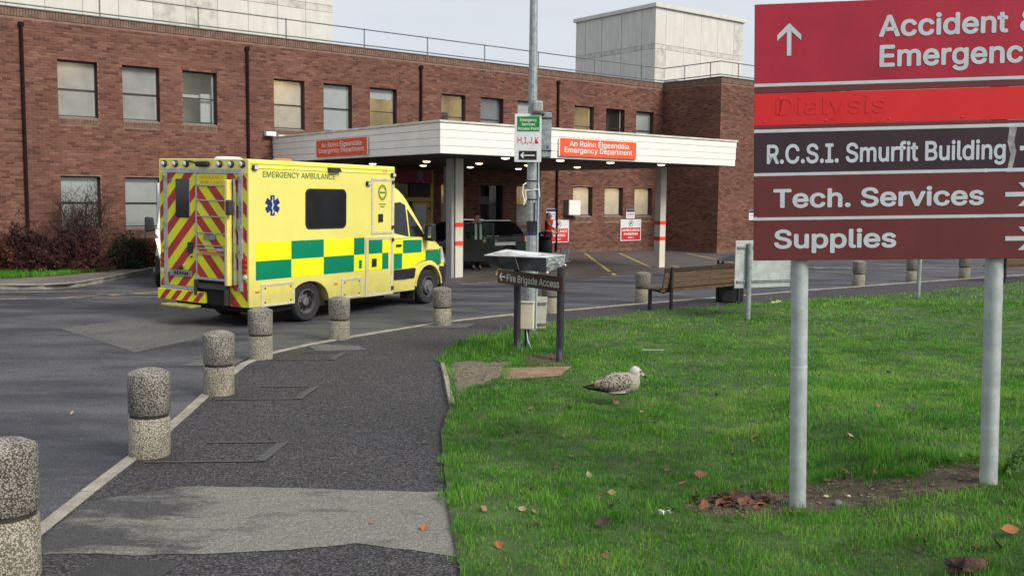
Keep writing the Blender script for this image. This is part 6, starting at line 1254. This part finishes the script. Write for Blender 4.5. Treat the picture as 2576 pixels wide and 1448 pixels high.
# ------------------------------------------------------------------ gull
mat('gull_white', (.46, .45, .42), .8, .1, 24, col2=(.60, .59, .55), thresh=(.35, .65))
speckle('gull_speckled', (.40, .365, .31), (.10, .072, .055), 62, .50, .85, .15)
speckle('gull_breast', (.42, .385, .335), (.22, .18, .14), 80, .34, .85, .1)
mat('gull_brown', (.14, .075, .045), .8, .4, 40, col2=(.34, .24, .16), thresh=(.4, .6)); mat('gull_black', (.014, .013, .016), .6, .3, 30); mat('gull_leg', (.34, .20, .13), .6, .2)
gx0, gy0 = 1.075, 9.85
gull = thing('gull', 'young speckled grey brown gull standing on the lawn facing right', 'gull', (gx0, gy0, zgf(gx0, gy0) + .03), R(4))
gull.scale = (1.06, 1.12, 1.14); gull.rotation_euler = (0, R(-3), R(4))
Kp = lambda px, py: ((px - 1090) / 2556, (1190 - py) / 2556)
def blob(b, px, py, rx, ry, rz, n=20, m=12):
    x, z = Kp(px, py); b.ball((x, 0, z), rx / 2556, ry / 2556, rz / 2556, n, m)
gb = MB()
for px, py, rx, ry, rz in ((1200, 762, 470, 235, 262), (1420, 740, 300, 215, 245), (950, 760, 390, 170, 150), (1560, 700, 160, 165, 205), (1590, 590, 135, 125, 170), (1612, 495, 140, 118, 138), (1690, 510, 95, 80, 78), (1740, 545, 60, 45, 42)): blob(gb, px, py, rx, ry, rz)
body = gb.build('body', 'gull_breast', gull, smooth=True)
rm = body.modifiers.new('weld', 'REMESH'); rm.mode = 'VOXEL'; rm.voxel_size = .006; rm.use_smooth_shade = True
sm = body.modifiers.new('smooth', 'SMOOTH'); sm.factor = .6; sm.iterations = 6
hm = MB(); blob(hm, 1608, 500, 143, 121, 141); blob(hm, 1600, 560, 130, 118, 120); hm.build('head_feathers', 'gull_white', gull, smooth=True)
def shell(b, secs, side, ny=5):
    """folded wing: sections (px, top, bottom, bulge) lofted"""
    rows = []
    for px, t, bt, wy in secs:
        x, zt = Kp(px, t); _, zb = Kp(px, bt); rows.append([(x, side * wy / 2556 * math.sin(math.pi * (.18 + .64 * j / ny)) , zt + (zb - zt) * j / ny) for j in range(ny + 1)])
    k = len(b.v); n = ny + 1
    for r_ in rows: b.v += r_
    for i in range(len(rows) - 1):
        for j in range(ny): b.f.append((k + i * n + j, k + (i + 1) * n + j, k + (i + 1) * n + j + 1, k + i * n + j + 1))
    return b
for s in (-1, 1):
    w = shell(MB(), [(1490, 640, 760, 235), (1420, 545, 850, 265), (1280, 505, 910, 278), (1100, 510, 925, 275), (950, 560, 915, 250), (820, 610, 870, 215), (700, 660, 850, 180)], s).build('wing', 'gull_speckled', gull, smooth=True, fix=False)
    sd = w.modifiers.new('thick', 'SOLIDIFY'); sd.thickness = .008; sd.offset = 0
    t = shell(MB(), [(840, 640, 850, 218), (700, 655, 850, 188), (590, 715, 840, 140), (570, 740, 820, 120)], s, 4).build('tertials', 'gull_brown', w, smooth=True, fix=False); t.modifiers.new('thick', 'SOLIDIFY').thickness = .006
    f = shell(MB(), [(900, 800, 930, 190), (700, 770, 900, 150), (560, 745, 868, 110), (430, 765, 840, 60), (300, 783, 792, 18)], s, 4).build('flight_feathers', 'gull_black', w, smooth=True, fix=False); f.modifiers.new('thick', 'SOLIDIFY').thickness = .006
    e = shell(MB(), [(1310, 900, 930, 255), (1180, 905, 945, 262), (1020, 905, 940, 245), (900, 890, 920, 215)], s, 2).build('wing_edge', 'gull_white', w, smooth=True, fix=False); e.modifiers.new('thick', 'SOLIDIFY').thickness = .010
    x, z = Kp(1712, 492); MB().ball((x, s * .034, z), .009, .006, .008, 10, 6).build('eye', 'gull_black', gull, smooth=True)
    x, z = Kp(1695, 480); MB().ball((x, s * .032, z), .022, .006, .013, 10, 6).build('eye_patch', 'gull_brown', gull, smooth=True)
tl = MB(); 
for j, dy in enumerate((-.03, -.015, 0, .015, .03)): 
    x0, z0 = Kp(640, 800); x1, z1 = Kp(430, 850); tl.hexa([(x0, dy * .6 - .012, z0 - .004), (x0, dy * .6 + .012, z0 - .004), (x1, dy + .012, z1 - .004), (x1, dy - .012, z1 - .004), (x0, dy * .6 - .012, z0 + .004), (x0, dy * .6 + .012, z0 + .004), (x1, dy + .012, z1 + .004), (x1, dy - .012, z1 + .004)])
tl.build('tail', 'gull_black', gull)['kind'] = 'stuff'
x0, z0 = Kp(1735, 545); xm, zm_ = Kp(1815, 595); x1, z1 = Kp(1885, 655)
bl = MB().tube([(x0, 0, z0), ((x0 + xm) / 2, 0, (z0 + zm_) / 2), (xm, 0, zm_ - .0), (x1 - .012, 0, z1 + .016), (x1, 0, z1)], .0165, 10, .006).build('bill', 'gull_white', gull, smooth=True)
MB().tube([(xm, 0, zm_), ((xm + x1) / 2, 0, (zm_ + z1) / 2 + .002), (x1 + .001, 0, z1 - .001)], .0135, 10, .008).build('bill_tip', 'gull_black', bl, smooth=True)
for s, px in ((-1, 1055), (1, 1090)):
    x, z = Kp(px, 1000); kx, kz = Kp(px - 30, 1100); fx_, fz = Kp(px - 15, 1185)
    lg = MB().tube([(x, s * .03, z + .02), (kx, s * .03, kz), (fx_, s * .03, fz)], .0065, 7).build('leg', 'gull_leg', gull, smooth=True)
    for a in (-.5, 0, .5): MB().tube([(fx_, s * .03, .004), (fx_ + .05 * math.cos(a), s * .03 + .05 * math.sin(a), .002)], .005, 6, .003).build('toe', 'gull_leg', lg)

# ------------------------------------------------------------------ planted bed by the wall
BK = [(-24, 20.6), (-16, 21.1), (-13, 21.5), (-11.49, 21.72), (-10.9, 21.72), (-10.45, 21.86), (-10.14, 22.2), (-10.02, 22.7), (-9.95, 24), (-9.98, 25.2), (-10.05, 26.4), (-9.9, 28.0), (-9.55, 29.6)]
bed = BK + [W2(-20.0, .02), W2(-31.9, .02), (-24, 19.9)]
sheet('footway', BK + [W2(-20.2, .03), W2(-34, .03)], .105, 'footway')
kb = MB().poly([(x, y, .003) for x, y in BK + offset(BK, -.14)[::-1]]).build('raised_kerb', 'kerb_grey'); kb['kind'] = 'structure'
st = resample(BK, .90)
for a, b in zip(st, st[1:]):
    d = (b - a).normalized(); nr = Vector((-d.y, d.x, 0)) * .13; a2, b2 = a + d * .005, b - d * .005; U_ = Vector((0, 0, .128))
    MB().hexa([a2, b2, b2 + nr, a2 + nr, a2 + U_ + nr * .12, b2 + U_ + nr * .12, b2 + nr + U_, a2 + nr + U_]).build('kerb_stone', 'kerb_grey', kb, bevel=.012, seg=2)
strip_poly = [(-20, 22.6), (-13.2, 22.95), (-12.2, 23.4), (-11.4, 24.4), (-11.0, 25.6), (-10.9, 26.9), (-11.3, 27.4), (-12.0, 26.2), (-13.2, 25.0), (-20, 24.2)]
sheet('soil_bed', strip_poly[:6] + [W2(-21.0, .04), W2(-31.5, .04)], .112, 'soil')
P = scatter(26000, -17, -10.8, 22.5, 27.4); P = P[ragged(P, strip_poly, .12)]
tag(blades('verge_grass', P, np.full(len(P), .112), np.full(len(P), .13) * (.6 + .7 * vnoise(P[:, 0], P[:, 1], .4, 61)), np.full(len(P), .016), (.15 + .5 * vnoise(P[:, 0], P[:, 1], .5, 62) + RNG.normal(0, .1, len(P))).clip(0, 1), .5, 9), 'narrow strip of long grass between footway and shrubs', 'grass')
leafmat('leaf_purple', (.022, .010, .014), (.15, .062, .052)); leafmat('leaf_rust', (.05, .018, .012), (.26, .11, .05)); leafmat('leaf_evergreen', (.010, .022, .012), (.06, .10, .05))
mat('twig', (.055, .030, .028), .8, .4, 10); mat('twig_red', (.10, .038, .032), .8, .35, 10)
def leaf_cloud(name, C, size, tone, m, parent, seed):
    r = np.random.default_rng(seed); n = len(C); a = r.normal(size=(n, 3)); a /= np.linalg.norm(a, axis=1)[:, None]; t = r.normal(size=(n, 3)); b = np.cross(a, t); b /= np.linalg.norm(b, axis=1)[:, None]
    s = (size * r.uniform(.6, 1.3, n))[:, None]; v = np.stack([C - a * s, C + b * s * .5, C + a * s, C - b * s * .5], 1)
    me = bpy.data.meshes.new(name); me.from_pydata(v.reshape(-1, 3).tolist(), [], [tuple(range(4 * i, 4 * i + 4)) for i in range(n)]); at = me.attributes.new('tone', 'FLOAT', 'FACE'); at.data.foreach_set('value', tone.astype(np.float32))
    me.materials.append(MATS[m]); o = bpy.data.objects.new(name, me); COL.objects.link(o); o.parent = parent; o['kind'] = 'stuff'; return o
def shrub(label, loc, rx, ry, h, nleaf, lm, tm, size, seed, nstem=26, bare=0.0, flat=.0, group=None):
    r = np.random.default_rng(seed); t = thing('shrub', label, 'shrub', (*loc, .11), 0, group); tips = []
    st_, tw = MB(), MB()
    for i in range(nstem):
        a = r.uniform(0, 6.28); q = r.uniform(.15, 1) ** .6; tip = Vector((math.cos(a) * rx * q, math.sin(a) * ry * q, h * (1.02 - .45 * q * q) * r.uniform(.75, 1.02))); b0 = Vector((math.cos(a) * .12, math.sin(a) * .12, -.03))
        mid = b0.lerp(tip, .5) + Vector((r.normal(0, .05), r.normal(0, .05), h * .08)); st_.tube([b0, mid, tip], .014, 5, .004)
        for k in range(9 if bare else 5):
            f = r.uniform(.3, .95); p = b0.lerp(mid, f * 2) if f < .5 else mid.lerp(tip, f * 2 - 1); e = p + Vector((r.normal(0, .16), r.normal(0, .16), abs(r.normal(.2, .12)))) * (h / 1.6); tw.tube([p, e], .0055, 3, .002); tips.append((p, e))
            for kk in range(3 if bare else 1): p2 = p.lerp(e, r.uniform(.4, .9)); tw.tube([p2, p2 + Vector((r.normal(0, .09), r.normal(0, .09), abs(r.normal(.10, .06)))) * (h / 1.6)], .004, 3, .0015)
    st_.build('stems', tm, t, fix=False); tw.build('twigs', tm, t, fix=False)['kind'] = 'stuff'
    if nleaf:
        d = r.normal(size=(nleaf, 3)); d /= np.linalg.norm(d, axis=1)[:, None]; d[:, 2] = np.abs(d[:, 2]); rad = r.uniform(.25, 1, nleaf) ** .45
        lump = .78 + .34 * np.sin(d[:, 0] * 5 + seed) * np.sin(d[:, 1] * 6 + 1.3 * seed) + .12 * np.sin(d[:, 2] * 9 + seed)
        C = d * rad[:, None] * lump[:, None] * np.array([rx, ry, h * .95]); keep = vnoise(C[:, 0] * 1.0 + C[:, 2] * 1.7 + 9, C[:, 1] + C[:, 2] * .8 + 9, .22, seed) > .28 + bare
        C = C[keep]; tone = (.15 + .55 * vnoise(C[:, 0] + 5, C[:, 2] + C[:, 1] + 5, .3, seed + 3) + r.normal(0, .16, len(C))).clip(0, 1); leaf_cloud('leaves', C, size, tone, lm, t, seed)
    return t
G_ = 'shrubs along the brick wall'
shrub('tall bare twiggy reddish shrub in front of the ground floor window', (-11.75, 26.7), 1.0, .7, 2.35, 900, 'leaf_purple', 'twig', .035, 3, 46, .18, group=G_)
shrub('rust and purple leaved shrub at the left edge below the brick wall', (-14.0, 25.3), 1.5, .9, 1.5, 11000, 'leaf_rust', 'twig_red', .042, 4, 40, group=G_)
shrub('dark purple brown hedge shrub left of the tall twiggy one', (-12.7, 25.5), 1.15, .8, 1.45, 11000, 'leaf_purple', 'twig', .040, 5, 40, group=G_)
shrub('dark purple hedge shrub at the foot of the tall twiggy one', (-11.6, 26.0), 1.05, .75, 1.15, 8000, 'leaf_purple', 'twig_red', .040, 6, 40, group=G_)
shrub('dark evergreen shrub with a green top beside the white van', (-10.75, 27.15), .65, .6, 1.05, 6500, 'leaf_evergreen', 'twig', .040, 7, 26, group=G_)
shrub('low purple leaved shrub between the evergreen and the wall', (-10.9, 28.0), .95, .7, 1.0, 4000, 'leaf_rust', 'twig', .040, 8, 26, group=G_)
shrub('dark purple brown shrub just outside the left end of the bed', (-16.2, 24.4), 1.5, .9, 1.3, 6000, 'leaf_purple', 'twig', .042, 9, 30, group=G_)
# weed by the right sign post
leafmat('leaf_weed', (.05, .12, .02), (.18, .32, .07))
wd = thing('weed', 'straggly light green weed around the right post of the large sign', 'weed', (3.42, 6.62, zgf(3.42, 6.62)))
r = np.random.default_rng(5); stm = MB(); C = []
for i in range(16):
    a = r.uniform(0, 6.28); L = r.uniform(.12, .32); e = Vector((math.cos(a) * L, math.sin(a) * L * .6, r.uniform(.06, .26))); stm.tube([(0, 0, 0), e * .5 + Vector((0, 0, .06)), e], .003, 4, .0015)
    for k in range(26): C.append(tuple(e * r.uniform(.3, 1.0) + Vector((r.normal(0, .02), r.normal(0, .02), r.normal(.015, .015)))))
wd.scale = (1.25, 1.25, 1.25)
stm.build('stems', 'leaf_weed', wd, fix=False, tone=[.5] * len(stm.f)); leaf_cloud('leaves', np.array(C), .016, r.uniform(.2, 1, len(C)), 'leaf_weed', wd, 6)
